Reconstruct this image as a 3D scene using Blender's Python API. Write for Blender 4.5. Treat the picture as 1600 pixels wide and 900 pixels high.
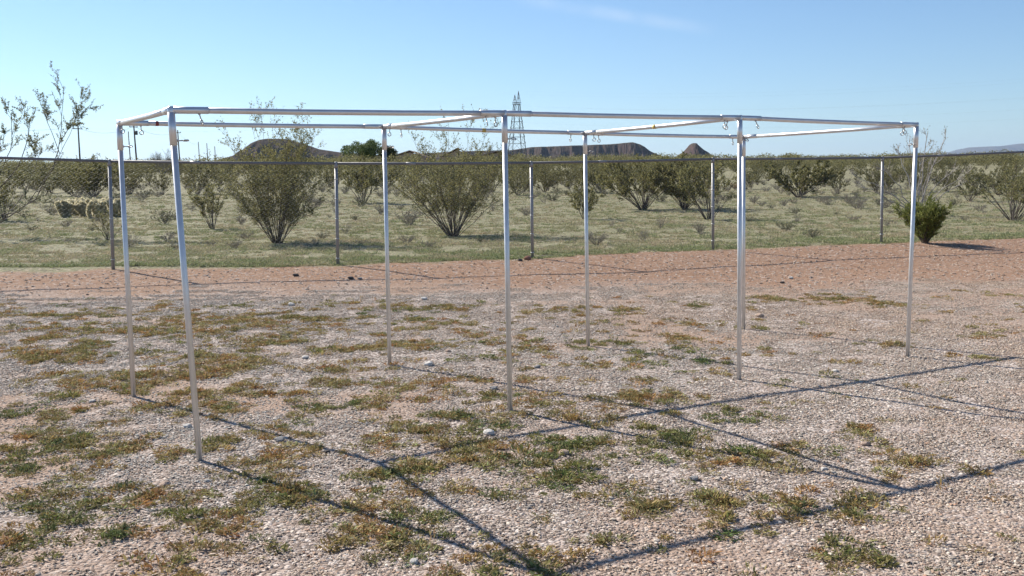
import bpy, math, random
import numpy as np
from mathutils import Vector, Matrix

for o in list(bpy.data.objects):
    bpy.data.objects.remove(o)
S = bpy.context.scene
COL = S.collection
R = math.radians

# ------------------------------------------------------------------ camera
CAM_H, FPX, PITCH, ROLL = 1.6, 1517.5, 0.1175, -0.008
cam_d = bpy.data.cameras.new('camera')
cam = bpy.data.objects.new('camera', cam_d)
COL.objects.link(cam)
cam_d.sensor_width = 36.0
cam_d.lens = 36.0 * FPX / 1600.0
cam_d.clip_start = 0.05
cam_d.clip_end = 90000.0
cam.matrix_world = (Matrix.Translation((0, 0, CAM_H)) @ Matrix.Rotation(math.pi / 2 - PITCH, 4, 'X')
                    @ Matrix.Rotation(ROLL, 4, 'Z'))
S.camera = cam
S.render.resolution_x, S.render.resolution_y = 1024, 576

# ------------------------------------------------------------------ sky, sun, exposure
SUN_FROM = Vector((-1.02, 0.845, 1.0)).normalized()      # towards the sun: far left, about 37 degrees up
elev = math.asin(SUN_FROM.z)
azim = math.atan2(SUN_FROM.x, SUN_FROM.y)                  # from +Y towards +X
W = bpy.data.worlds.new('World')
S.world = W
W.use_nodes = True
wn, wl = W.node_tree.nodes, W.node_tree.links
wn.clear()
sky = wn.new('ShaderNodeTexSky')
sky.sky_type = 'NISHITA'
sky.sun_disc = False
sky.sun_elevation = elev
sky.sun_rotation = azim
sky.altitude = 500
sky.air_density = 1.0
sky.dust_density = 0.1
sky.ozone_density = 1.4
bg = wn.new('ShaderNodeBackground')
bg.inputs['Strength'].default_value = 0.068
wo = wn.new('ShaderNodeOutputWorld')
tint = wn.new('ShaderNodeMix')
tint.data_type = 'RGBA'
tint.blend_type = 'MULTIPLY'
tint.inputs[0].default_value = 1.0
tint.inputs[7].default_value = (0.77, 0.935, 1.11, 1)
wl.new(sky.outputs[0], tint.inputs[6])
# a faint old contrail, fixed in the sky between two directions
c1, c2 = Vector((0.0339, 0.9854, 0.1666)), Vector((0.1652, 0.9757, 0.1438))
cn, cm = c1.cross(c2).normalized(), (c1 + c2).normalized()
geo = wn.new('ShaderNodeTexCoord')
def wdot(v):
    d = wn.new('ShaderNodeVectorMath'); d.operation = 'DOT_PRODUCT'
    wl.new(geo.outputs['Generated'], d.inputs[0]); d.inputs[1].default_value = v
    return d.outputs['Value']
def wmath(op, a, b=None):
    m = wn.new('ShaderNodeMath'); m.operation = op
    for i, v in enumerate((a, b)):
        if v is None:
            continue
        if isinstance(v, float):
            m.inputs[i].default_value = v
        else:
            wl.new(v, m.inputs[i])
    return m.outputs[0]
def wrange(v, a, b, c, d):
    m = wn.new('ShaderNodeMapRange'); m.interpolation_type = 'SMOOTHSTEP'
    wl.new(v, m.inputs[0])
    for i, q in enumerate((a, b, c, d)):
        m.inputs[1 + i].default_value = q
    return m.outputs[0]
wnz = wn.new('ShaderNodeTexNoise'); wnz.inputs['Scale'].default_value = 22; wnz.inputs['Detail'].default_value = 5
wl.new(geo.outputs['Generated'], wnz.inputs['Vector'])
across = wrange(wmath('ABSOLUTE', wdot(cn)), 0.0, 0.0095, 1.0, 0.0)
along = wrange(wdot(cm), math.cos(R(6.5)), math.cos(R(2)), 0.0, 1.0)
streak = wmath('MULTIPLY', wmath('MULTIPLY', across, along), wrange(wnz.outputs[0], 0.3, 0.7, 0.05, 0.2))
cl = wn.new('ShaderNodeMix'); cl.data_type = 'RGBA'
wl.new(streak, cl.inputs[0]); wl.new(tint.outputs[2], cl.inputs[6]); cl.inputs[7].default_value = (9, 9.6, 10, 1)
wl.new(cl.outputs[2], bg.inputs[0])
wl.new(bg.outputs[0], wo.inputs[0])

sun_d = bpy.data.lights.new('sun', 'SUN')
sun_d.energy = 5.0
sun_d.angle = R(0.53)
sun_d.color = (1.0, 0.93, 0.83)
sun = bpy.data.objects.new('sun', sun_d)
COL.objects.link(sun)
sun.location = (-20, 20, 25)
sun.rotation_euler = SUN_FROM.to_track_quat('Z', 'Y').to_euler()

S.view_settings.view_transform = 'Standard'
S.view_settings.look = 'None'
S.view_settings.gamma = 1.0
S.view_settings.exposure = 0.82
S.view_settings.use_curve_mapping = False

# ------------------------------------------------------------------ noise and terrain
def _hash(ix, iy, seed):
    h = (ix.astype(np.int64) * 374761393 + iy.astype(np.int64) * 668265263 + seed * 974711) & 0x7fffffff
    h = ((h ^ (h >> 13)) * 1274126177) & 0x7fffffff
    return ((h ^ (h >> 16)) & 0xffff) / 65535.0

def vnoise(x, y, seed=0):
    x = np.asarray(x, float); y = np.asarray(y, float)
    ix, iy = np.floor(x), np.floor(y)
    fx, fy = x - ix, y - iy
    fx = fx * fx * (3 - 2 * fx); fy = fy * fy * (3 - 2 * fy)
    a, b = _hash(ix, iy, seed), _hash(ix + 1, iy, seed)
    c, d = _hash(ix, iy + 1, seed), _hash(ix + 1, iy + 1, seed)
    return (a * (1 - fx) + b * fx) * (1 - fy) + (c * (1 - fx) + d * fx) * fy

def fbm(x, y, seed=0, octs=4):
    t, a, n = 0.0, 0.5, 0.0
    for i in range(octs):
        t = t + a * vnoise(np.asarray(x) * 2 ** i, np.asarray(y) * 2 ** i, seed + i * 7)
        n += a
        a *= 0.5
    return t / n

def sstep(e0, e1, x):
    t = np.clip((np.asarray(x, float) - e0) / (e1 - e0), 0, 1)
    return t * t * (3 - 2 * t)

# fence line (plan), found from where its posts stand
def ray(px, py):
    X, Y = px - 800.0, py - 450.0
    c, s = math.cos(ROLL), math.sin(ROLL)
    u, v = X * c + Y * s, -X * s + Y * c
    d = Vector((u / FPX, 1.0, -v / FPX))
    c, s = math.cos(PITCH), math.sin(PITCH)
    return Vector((d.x, d.y * c + d.z * s, -d.y * s + d.z * c))

def flat(px, py, z=0.0):
    d = ray(px, py)
    k = (z - CAM_H) / d.z
    return Vector((d.x * k, d.y * k, z))

def pos(px, py, Y):
    d = ray(px, py)
    return Vector((0, 0, CAM_H)) + d * (Y / d.y)

FPIX = [(177, 422, 252), (528, 414, 255.5), (832, 404, 254.5), (1114, 390, 248.5), (1377, 380, 246.5)]
BANK = 0.14
FB = [flat(a, b, BANK) for a, b, c in FPIX]
FB = [FB[0] + (FB[0] - FB[1]) * (i) for i in (2, 1)] + FB + [FB[4] + (FB[4] - FB[3]) * i for i in (1, 2, 3)]
_fx = np.array([p.x for p in FB]); _fy = np.array([p.y for p in FB])

def fence_y(x):
    x = np.asarray(x, float)
    y = np.interp(x, _fx, _fy)
    y = np.where(x < _fx[0], _fy[0] + (x - _fx[0]) * 0.18, y)
    return np.where(x > _fx[-1], _fy[-1] + (x - _fx[-1]) * 0.25, y)

def gz(x, y):
    x = np.asarray(x, float); y = np.asarray(y, float)
    z = 0.0125 * np.clip(y - 34, 0, 300) + 0.006 * np.clip(y - 334, 0, 500)
    fd = y - fence_y(x)                                   # > 0 beyond the fence
    z = z + BANK * np.clip((fd + 3.2) / 3.0, 0, 1) + 0.03 * sstep(0.0, 0.35, fd) * sstep(6, 1, fd) * (x > -40) * (y < 60)
    z = z + (fbm(x * 0.35, y * 0.35, 3, 3) - 0.5) * 0.05 * sstep(1.0, 6.0, y)
    z = z + (fbm(x * 2.3, y * 2.3, 5, 3) - 0.5) * 0.022 * sstep(60, 20, y)
    z = z + (fbm(x / 30, y / 30, 9, 3) - 0.5) * 1.2 * sstep(40, 160, y)
    return z

def gz1(x, y):
    return float(gz(np.array([x]), np.array([y]))[0])

_T = np.concatenate([np.arange(2.5, 60, .05), np.arange(60, 900, .5)])

def at(px, py):
    """where the line of sight through a photograph pixel meets the terrain"""
    d = ray(px, py)
    k = _T / d.y
    below = np.nonzero(CAM_H + d.z * k - gz(d.x * k, _T) < 0)[0]
    y = float(_T[below[0]]) if len(below) else 260.0
    x = d.x / d.y * y
    return Vector((x, y, gz1(x, y)))

# ------------------------------------------------------------------ node helpers
def mat(name):
    m = bpy.data.materials.new(name)
    m.use_nodes = True
    nt = m.node_tree
    return m, nt, nt.nodes['Principled BSDF']

def nd(nt, typ, **kw):
    n = nt.nodes.new(typ)
    for k, v in kw.items():
        setattr(n, k, v)
    return n

def ramp(nt, fac, stops):
    r = nt.nodes.new('ShaderNodeValToRGB')
    el = r.color_ramp.elements
    while len(el) < len(stops):
        el.new(0.5)
    for e, (p, c) in zip(el, stops):
        e.position = p
        e.color = (*c, 1) if len(c) == 3 else c
    nt.links.new(fac, r.inputs[0])
    return r

def noise(nt, vec, scale, detail=4, rough=0.55):
    n = nt.nodes.new('ShaderNodeTexNoise')
    n.inputs['Scale'].default_value = scale
    n.inputs['Detail'].default_value = detail
    n.inputs['Roughness'].default_value = rough
    if vec is not None:
        nt.links.new(vec, n.inputs['Vector'])
    return n

def mix(nt, fac, a, b, blend='MIX'):
    m = nt.nodes.new('ShaderNodeMix')
    m.data_type = 'RGBA'
    m.blend_type = blend
    for sock, v in ((m.inputs[0], fac), (m.inputs[6], a), (m.inputs[7], b)):
        if isinstance(v, (int, float)):
            sock.default_value = v
        elif isinstance(v, (tuple, list)):
            sock.default_value = (*v, 1) if len(v) == 3 else v
        else:
            nt.links.new(v, sock)
    return m.outputs[2]

def rng(nt, val, a, b, c=0.0, d=1.0):
    m = nt.nodes.new('ShaderNodeMapRange')
    nt.links.new(val, m.inputs[0])
    for i, v in enumerate((a, b, c, d)):
        m.inputs[1 + i].default_value = v
    return m.outputs[0]

def bump(nt, h, strength, dist, bsdf):
    b = nt.nodes.new('ShaderNodeBump')
    b.inputs['Strength'].default_value = strength
    b.inputs['Distance'].default_value = dist
    nt.links.new(h, b.inputs['Height'])
    nt.links.new(b.outputs[0], bsdf.inputs['Normal'])

def geo_pos(nt):
    return nd(nt, 'ShaderNodeNewGeometry').outputs['Position']

# ------------------------------------------------------------------ materials
def m_ground():
    m, nt, b = mat('ground_soil')
    P = geo_pos(nt)
    at_ = nd(nt, 'ShaderNodeAttribute', attribute_name='zone')
    sep = nd(nt, 'ShaderNodeSeparateColor')
    nt.links.new(at_.outputs['Color'], sep.inputs[0])
    dirt, green, sand = sep.outputs[0], sep.outputs[1], sep.outputs[2]
    # gravel: many small stones
    v = nd(nt, 'ShaderNodeTexVoronoi')
    v.inputs['Scale'].default_value = 55
    nt.links.new(P, v.inputs['Vector'])
    vs = nd(nt, 'ShaderNodeSeparateColor')
    nt.links.new(v.outputs['Color'], vs.inputs[0])
    stones = ramp(nt, vs.outputs[0], [(0.0, (0.10, 0.085, 0.075)), (0.3, (0.24, 0.20, 0.175)), (0.55, (0.36, 0.30, 0.265)),
                                      (0.8, (0.47, 0.41, 0.37)), (1.0, (0.62, 0.58, 0.54))]).outputs[0]
    n1 = noise(nt, P, 1.3, 5)
    sandc = ramp(nt, noise(nt, P, 22, 6, 0.7).outputs[0], [(0.25, (0.25, 0.165, 0.115)), (0.75, (0.43, 0.305, 0.225))]).outputs[0]
    grav = mix(nt, rng(nt, n1.outputs[0], 0.5, 0.75, 0.15, 0.6), stones, sandc)
    grav = mix(nt, sand, grav, sandc)
    # red dirt with pebbles
    d1 = ramp(nt, noise(nt, P, 9, 8, 0.75).outputs[0], [(0.25, (0.175, 0.098, 0.058)), (0.5, (0.28, 0.17, 0.108)), (0.8, (0.38, 0.26, 0.18))]).outputs[0]
    v2 = nd(nt, 'ShaderNodeTexVoronoi')
    v2.inputs['Scale'].default_value = 26
    nt.links.new(P, v2.inputs['Vector'])
    v2s = nd(nt, 'ShaderNodeSeparateColor')
    nt.links.new(v2.outputs['Color'], v2s.inputs[0])
    peb = ramp(nt, v2s.outputs[1], [(0.80, (0, 0, 0)), (0.84, (1, 1, 1))]).outputs[0]
    d1 = mix(nt, peb, d1, ramp(nt, v2s.outputs[0], [(0.0, (0.14, 0.09, 0.07)), (1.0, (0.5, 0.4, 0.34))]).outputs[0])
    c = mix(nt, dirt, grav, d1)
    # desert floor with a film of small green annuals
    g1 = noise(nt, P, 2.6, 8, 0.85)
    g2 = noise(nt, P, 11.0, 6, 0.8)
    soil = ramp(nt, noise(nt, P, 4, 6, 0.7).outputs[0], [(0.3, (0.18, 0.14, 0.10)), (0.7, (0.32, 0.255, 0.185))]).outputs[0]
    leaf = ramp(nt, noise(nt, P, 14, 5, 0.7).outputs[0], [(0.3, (0.125, 0.14, 0.065)), (0.7, (0.27, 0.285, 0.15))]).outputs[0]
    ga = nd(nt, 'ShaderNodeMath', operation='ADD')
    nt.links.new(g1.outputs[0], ga.inputs[0]); nt.links.new(g2.outputs[0], ga.inputs[1])
    floor_ = mix(nt, rng(nt, ga.outputs[0], 0.72, 1.2, 0.38, 0.92), soil, leaf)
    bit = ramp(nt, v2s.outputs[2], [(0.0, (1, 1, 1)), (0.13, (1, 1, 1)), (0.14, (0, 0, 0)), (1.0, (0, 0, 0))]).outputs[0]
    floor_ = mix(nt, bit, floor_, (0.075, 0.06, 0.045))
    bit2 = ramp(nt, v2s.outputs[1], [(0.90, (0, 0, 0)), (0.91, (1, 1, 1))]).outputs[0]
    floor_ = mix(nt, bit2, floor_, (0.40, 0.33, 0.25))
    c = mix(nt, green, c, floor_)
    nt.links.new(c, b.inputs['Base Color'])
    b.inputs['Roughness'].default_value = 0.95
    b.inputs['Specular IOR Level'].default_value = 0.2
    hs = nd(nt, 'ShaderNodeMath', operation='MULTIPLY_ADD')
    nt.links.new(v.outputs['Distance'], hs.inputs[0]); hs.inputs[1].default_value = -0.6
    nt.links.new(noise(nt, P, 30, 4, 0.7).outputs[0], hs.inputs[2])
    bump(nt, hs.outputs[0], 0.9, 0.02, b)
    return m

def m_tinted(name, rough=0.9, attr='col', inst=None, trans=0.0, spec=0.2, jitter=0.0):
    """colour from a per-piece attribute of the mesh, or of the scattered plant or stone"""
    m, nt, b = mat(name)
    a = nd(nt, 'ShaderNodeAttribute', attribute_name=attr)
    c = a.outputs['Color']
    if inst:
        i = nd(nt, 'ShaderNodeAttribute', attribute_name=inst, attribute_type='INSTANCER')
        c = mix(nt, 1.0, c, i.outputs['Color'], 'MULTIPLY')
    if jitter:
        n = noise(nt, geo_pos(nt), jitter, 3)
        c = mix(nt, 1.0, c, ramp(nt, n.outputs[0], [(0.3, (0.75, 0.75, 0.75)), (0.7, (1.2, 1.2, 1.2))]).outputs[0], 'MULTIPLY')
    nt.links.new(c, b.inputs['Base Color'])
    b.inputs['Roughness'].default_value = rough
    b.inputs['Specular IOR Level'].default_value = spec
    if trans:
        t = nd(nt, 'ShaderNodeBsdfTranslucent')
        nt.links.new(c, t.inputs[0])
        ms = nd(nt, 'ShaderNodeMixShader')
        ms.inputs[0].default_value = trans
        nt.links.new(b.outputs[0], ms.inputs[1]); nt.links.new(t.outputs[0], ms.inputs[2])
        nt.links.new(ms.outputs[0], nt.nodes['Material Output'].inputs[0])
    return m

def m_noise(name, c0, c1, scale=6, rough=0.85, bmp=0.0, dist=0.02, metal=0.0, spec=0.3, local=False):
    m, nt, b = mat(name)
    P = nd(nt, 'ShaderNodeTexCoord').outputs['Object'] if local else geo_pos(nt)
    n = noise(nt, P, scale, 6, 0.65)
    nt.links.new(ramp(nt, n.outputs[0], [(0.3, c0), (0.7, c1)]).outputs[0], b.inputs['Base Color'])
    b.inputs['Roughness'].default_value = rough
    b.inputs['Metallic'].default_value = metal
    b.inputs['Specular IOR Level'].default_value = spec
    if bmp:
        bump(nt, n.outputs[0], bmp, dist, b)
    return m

def m_steel(name, tint, r0, r1, metal=1.0):
    m, nt, b = mat(name)
    P = nd(nt, 'ShaderNodeTexCoord').outputs['Object']
    n = noise(nt, P, 14, 6, 0.65)
    n2 = noise(nt, P, 60, 3)
    nt.links.new(ramp(nt, n.outputs[0], [(0.3, tuple(t * 0.86 for t in tint)), (0.7, tint)]).outputs[0], b.inputs['Base Color'])
    nt.links.new(rng(nt, n.outputs[0], 0.3, 0.7, r0, r1), b.inputs['Roughness'])
    b.inputs['Metallic'].default_value = metal
    bump(nt, n2.outputs[0], 0.06, 0.002, b)
    return m

def m_mountain(name, c_rock, c_rock2, c_scrub, fscale):
    m, nt, b = mat(name)
    tc = nd(nt, 'ShaderNodeTexCoord').outputs['Object']
    mp = nd(nt, 'ShaderNodeMapping')
    mp.inputs['Scale'].default_value = (1, 1, 0.22)
    nt.links.new(tc, mp.inputs[0])
    n = noise(nt, mp.outputs[0], fscale, 8, 0.7)
    rock = ramp(nt, n.outputs[0], [(0.3, c_rock), (0.65, c_rock2)]).outputs[0]
    g = nd(nt, 'ShaderNodeNewGeometry')
    sp = nd(nt, 'ShaderNodeSeparateXYZ')
    nt.links.new(g.outputs['True Normal'], sp.inputs[0])
    slope = rng(nt, sp.outputs[2], 0.45, 0.8)
    n2 = noise(nt, tc, fscale * 4, 6, 0.75)
    scrub = ramp(nt, n2.outputs[0], [(0.35, c_scrub), (0.65, tuple(0.5 * (a + bb) for a, bb in zip(c_scrub, c_rock2)))]).outputs[0]
    nt.links.new(mix(nt, slope, rock, scrub), b.inputs['Base Color'])
    b.inputs['Roughness'].default_value = 1.0
    b.inputs['Specular IOR Level'].default_value = 0.0
    return m

M = {}
M['ground'] = m_ground()
M['pebble'] = m_tinted('pebble_stone', 0.9, inst='tint', jitter=120)
M['weed'] = m_tinted('weed_leaf', 0.75, inst='tint', trans=0.25)
M['creosote'] = m_tinted('creosote_leaf', 0.7, trans=0.45)
M['greenbush'] = m_tinted('bright_green_leaf', 0.65, trans=0.3)
M['greyleaf'] = m_tinted('grey_shrub_leaf', 0.9, trans=0.15)
M['treeleaf'] = m_tinted('tree_leaf', 0.7, trans=0.2)
M['bark'] = m_noise('shrub_bark', (0.06, 0.05, 0.042), (0.17, 0.14, 0.115), 9, 0.95, local=True)
M['deadwood'] = m_noise('bleached_wood', (0.26, 0.23, 0.21), (0.46, 0.42, 0.39), 12, 0.9, local=True)
M['greytwig'] = m_noise('grey_twig', (0.13, 0.11, 0.095), (0.25, 0.215, 0.185), 16, 0.95, local=True)
M['steel'] = m_steel('galvanized_tube', (0.70, 0.70, 0.70), 0.33, 0.45, 0.62)
M['steel2'] = m_steel('galvanized_fitting', (0.70, 0.71, 0.72), 0.30, 0.40, 0.7)
M['bolt'] = m_steel('zinc_bolt', (0.46, 0.46, 0.45), 0.35, 0.5)
M['fencesteel'] = m_steel('weathered_fence_steel', (0.32, 0.32, 0.325), 0.5, 0.65, 0.55)
M['railsteel'] = m_steel('dull_rail_steel', (0.20, 0.20, 0.21), 0.6, 0.75, 0.5)
M['wire'] = m_steel('fence_wire', (0.52, 0.52, 0.52), 0.4, 0.55, 0.4)
M['towersteel'] = m_noise('tower_steel', (0.09, 0.095, 0.10), (0.14, 0.145, 0.15), 1, 0.6, metal=0.2, local=True)
M['polewood'] = m_noise('pole_wood', (0.10, 0.075, 0.055), (0.18, 0.14, 0.11), 3, 0.9, local=True)
M['cable'] = m_noise('power_cable', (0.25, 0.25, 0.26), (0.32, 0.32, 0.33), 2, 0.5)
M['stucco'] = m_noise('tan_stucco', (0.35, 0.27, 0.2), (0.45, 0.36, 0.27), 2, 0.95)
M['roof'] = m_noise('brown_roof', (0.27, 0.19, 0.15), (0.42, 0.31, 0.25), 5, 0.9)
M['pane'] = m_noise('dark_window', (0.02, 0.025, 0.03), (0.04, 0.045, 0.05), 1, 0.1, spec=0.6)
M['redtag'] = m_noise('red_sticker', (0.17, 0.035, 0.035), (0.24, 0.055, 0.05), 30, 0.6, local=True)
M['yellowtag'] = m_noise('yellow_sticker', (0.42, 0.30, 0.08), (0.55, 0.40, 0.14), 30, 0.6, local=True)
M['cholla'] = m_tinted('cholla_spine', 0.8, trans=0.5)
M['chollacore'] = m_noise('cholla_flesh', (0.30, 0.28, 0.18), (0.48, 0.44, 0.31), 20, 0.9, local=True)
M['mesa'] = m_mountain('mesa_rock', (0.04, 0.031, 0.034), (0.125, 0.085, 0.078), (0.055, 0.049, 0.036), 0.012)
M['range'] = m_mountain('far_range_rock', (0.07, 0.062, 0.062), (0.14, 0.12, 0.115), (0.08, 0.075, 0.065), 0.0012)
def rockmat(name, c):
    return m_noise(name, tuple(t * 0.75 for t in c), tuple(min(1, t * 1.2) for t in c), 40, 0.9, 0.5, 0.01, local=True)
M['rock_white'] = rockmat('white_rock', (0.55, 0.52, 0.48))
M['rock_grey'] = rockmat('grey_rock', (0.27, 0.26, 0.25))
M['rock_dark'] = rockmat('dark_rock', (0.075, 0.065, 0.06))
M['rock_tan'] = rockmat('tan_rock', (0.42, 0.31, 0.24))
M['rock_red'] = rockmat('red_rock', (0.27, 0.13, 0.09))

# ------------------------------------------------------------------ mesh helpers
class MB:
    def __init__(s):
        s.v, s.f = [], []
    def ring(s, c, a, b, r, n):
        i0 = len(s.v)
        for k in range(n):
            t = 2 * math.pi * k / n
            s.v.append(tuple(c + a * (r * math.cos(t)) + b * (r * math.sin(t))))
        return i0
    def tube(s, pts, rad, n=6, cap=True):
        pts = [Vector(p) for p in pts]
        if isinstance(rad, (int, float)):
            rad = [rad] * len(pts)
        prev = None
        a = None
        first = last = None
        for i, p in enumerate(pts):
            t = (pts[min(i + 1, len(pts) - 1)] - pts[max(i - 1, 0)])
            if t.length < 1e-9:
                t = Vector((0, 0, 1))
            t.normalize()
            if a is None:
                a = t.orthogonal().normalized()
            else:
                a = (a - t * a.dot(t))
                a = a.normalized() if a.length > 1e-6 else t.orthogonal().normalized()
            bb = t.cross(a)
            i0 = s.ring(p, a, bb, rad[i], n)
            if prev is not None:
                for k in range(n):
                    s.f.append((prev + k, prev + (k + 1) % n, i0 + (k + 1) % n, i0 + k))
            else:
                first = i0
            prev = i0
        if cap:
            s.f.append(tuple(first + k for k in reversed(range(n))))
            s.f.append(tuple(prev + k for k in range(n)))
        return s
    def box(s, c, sx, sy, sz, rz=0):
        c = Vector(c); i = len(s.v)
        ca, sa = math.cos(rz), math.sin(rz)
        for dz in (-1, 1):
            for dx, dy in ((-1, -1), (1, -1), (1, 1), (-1, 1)):
                x, y = dx * sx / 2, dy * sy / 2
                s.v.append((c.x + x * ca - y * sa, c.y + x * sa + y * ca, c.z + dz * sz / 2))
        for q in ((3, 2, 1, 0), (4, 5, 6, 7), (0, 1, 5, 4), (1, 2, 6, 5), (2, 3, 7, 6), (3, 0, 4, 7)):
            s.f.append(tuple(i + k for k in q))
        return s
    def torus(s, c, ax, R_, r, n=14, m=6):
        c = Vector(c); ax = Vector(ax).normalized()
        u = ax.orthogonal().normalized(); w = ax.cross(u)
        pts = [c + u * (R_ * math.cos(2 * math.pi * k / n)) + w * (R_ * math.sin(2 * math.pi * k / n)) for k in range(n + 1)]
        return s.tube(pts, r, m, cap=False)
    def mesh(s, name, m, smooth=False):
        me = bpy.data.meshes.new(name)
        me.from_pydata(s.v, [], s.f)
        me.materials.append(m)
        if smooth:
            me.polygons.foreach_set('use_smooth', [True] * len(me.polygons))
        me.update()
        return me

def link(name, me, parent=None, loc=None):
    o = bpy.data.objects.new(name, me)
    COL.objects.link(o)
    if parent:
        o.parent = parent
    if loc is not None:
        o.location = loc
    return o

def tag(o, label, cat, group=None, kind=None):
    o['label'] = label
    o['category'] = cat
    if group:
        o['group'] = group
    if kind:
        o['kind'] = kind
    return o

def empty(name, loc=(0, 0, 0), rz=0.0, sc=1.0):
    o = bpy.data.objects.new(name, None)
    o.empty_display_size = 0.2
    COL.objects.link(o)
    o.location = loc
    o.rotation_euler = (0, 0, rz)
    o.scale = (sc, sc, sc)
    return o

def np_mesh(name, V, F, m, cols=None, smooth=False):
    """V (n,3), F (k,q) numpy; cols per vertex (n,3)"""
    me = bpy.data.meshes.new(name)
    V = np.asarray(V, np.float32); F = np.asarray(F, np.int32)
    k, q = F.shape
    me.vertices.add(len(V)); me.vertices.foreach_set('co', V.ravel())
    me.loops.add(k * q); me.loops.foreach_set('vertex_index', F.ravel())
    me.polygons.add(k)
    me.polygons.foreach_set('loop_start', np.arange(0, k * q, q, dtype=np.int32))
    me.polygons.foreach_set('use_smooth', np.full(k, smooth, bool))
    me.update(calc_edges=True)
    if cols is not None:
        a = me.attributes.new('col', 'FLOAT_COLOR', 'POINT')
        c = np.ones((len(V), 4), np.float32); c[:, :3] = cols
        a.data.foreach_set('color', c.ravel())
    me.materials.append(m)
    return me

def leaf_mesh(name, C, D, L, Wd, m, cols, rs):
    """diamond leaves at C along D (n,3)"""
    n = len(C)
    C = np.asarray(C, float); D = np.asarray(D, float)
    D = D / (np.linalg.norm(D, axis=1, keepdims=True) + 1e-9)
    Rn = rs.normal(size=(n, 3))
    B = np.cross(D, Rn); B /= (np.linalg.norm(B, axis=1, keepdims=True) + 1e-9)
    L = np.asarray(L).reshape(-1, 1); Wd = np.asarray(Wd).reshape(-1, 1)
    V = np.stack([C - D * L * .5, C + B * Wd * .5, C + D * L * .5, C - B * Wd * .5], 1).reshape(-1, 3)
    F = np.arange(4 * n).reshape(n, 4)
    return np_mesh(name, V, F, m, np.repeat(cols, 4, axis=0))

# ------------------------------------------------------------------ ground sheet
def axis(lo, hi, near_lo, near_hi, step, growth):
    a = list(np.arange(near_lo, near_hi + 1e-6, step))
    d = step
    while a[-1] < hi:
        d *= growth; a.append(a[-1] + d)
    d = step
    while a[0] > lo:
        d *= growth; a.insert(0, a[0] - d)
    return np.array(a)

gx = axis(-45000, 45000, -11, 12, 0.16, 1.09)
gy = axis(-4000, 60000, 2.0, 26, 0.16, 1.07)
GX, GY = np.meshgrid(gx, gy)
GZ = gz(GX, GY)
nx, ny = len(gx), len(gy)
V = np.stack([GX, GY, GZ], -1).reshape(-1, 3)
I = np.arange(nx * ny).reshape(ny, nx)
F = np.stack([I[:-1, :-1], I[:-1, 1:], I[1:, 1:], I[1:, :-1]], -1).reshape(-1, 4)
gme = np_mesh('ground', V, F, M['ground'], smooth=True)

def zones(x, y):
    fd = y - fence_y(x)
    dirt_start = 13.0 + 0.04 * x + (fbm(x * 0.5, y * 0.5, 21, 4) - 0.5) * 2.4
    dirt = sstep(-1.0, 1.2, y - dirt_start)
    green = sstep(-0.25, 0.15, fd + (fbm(x * 1.7, y * 1.7, 31, 4) - 0.5) * 0.9)
    sand = sstep(0.55, 0.72, fbm(x * 0.75 + 3, y * 0.75, 44, 4)) * 0.8
    sand = np.maximum(sand, 0.85 * sstep(3.5, 7.5, x + 0.25 * (y - 8)) * sstep(0.42, 0.6, fbm(x * 0.9, y * 0.9, 47, 4)))
    sand = np.maximum(sand, 0.5 * sstep(4.9, 4.0, y) * sstep(0.35, 0.55, fbm(x * 1.2, y * 1.2, 48, 4)))
    return dirt, green, sand
zd, zg, zs = zones(V[:, 0], V[:, 1])
za = gme.attributes.new('zone', 'FLOAT_COLOR', 'POINT')
zc = np.stack([zd, zg, zs, np.ones_like(zd)], -1).astype(np.float32)
za.data.foreach_set('color', zc.ravel())
tag(link('ground', gme), 'flat gravel yard, red dirt strip and green desert floor', 'ground', kind='structure')

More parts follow.
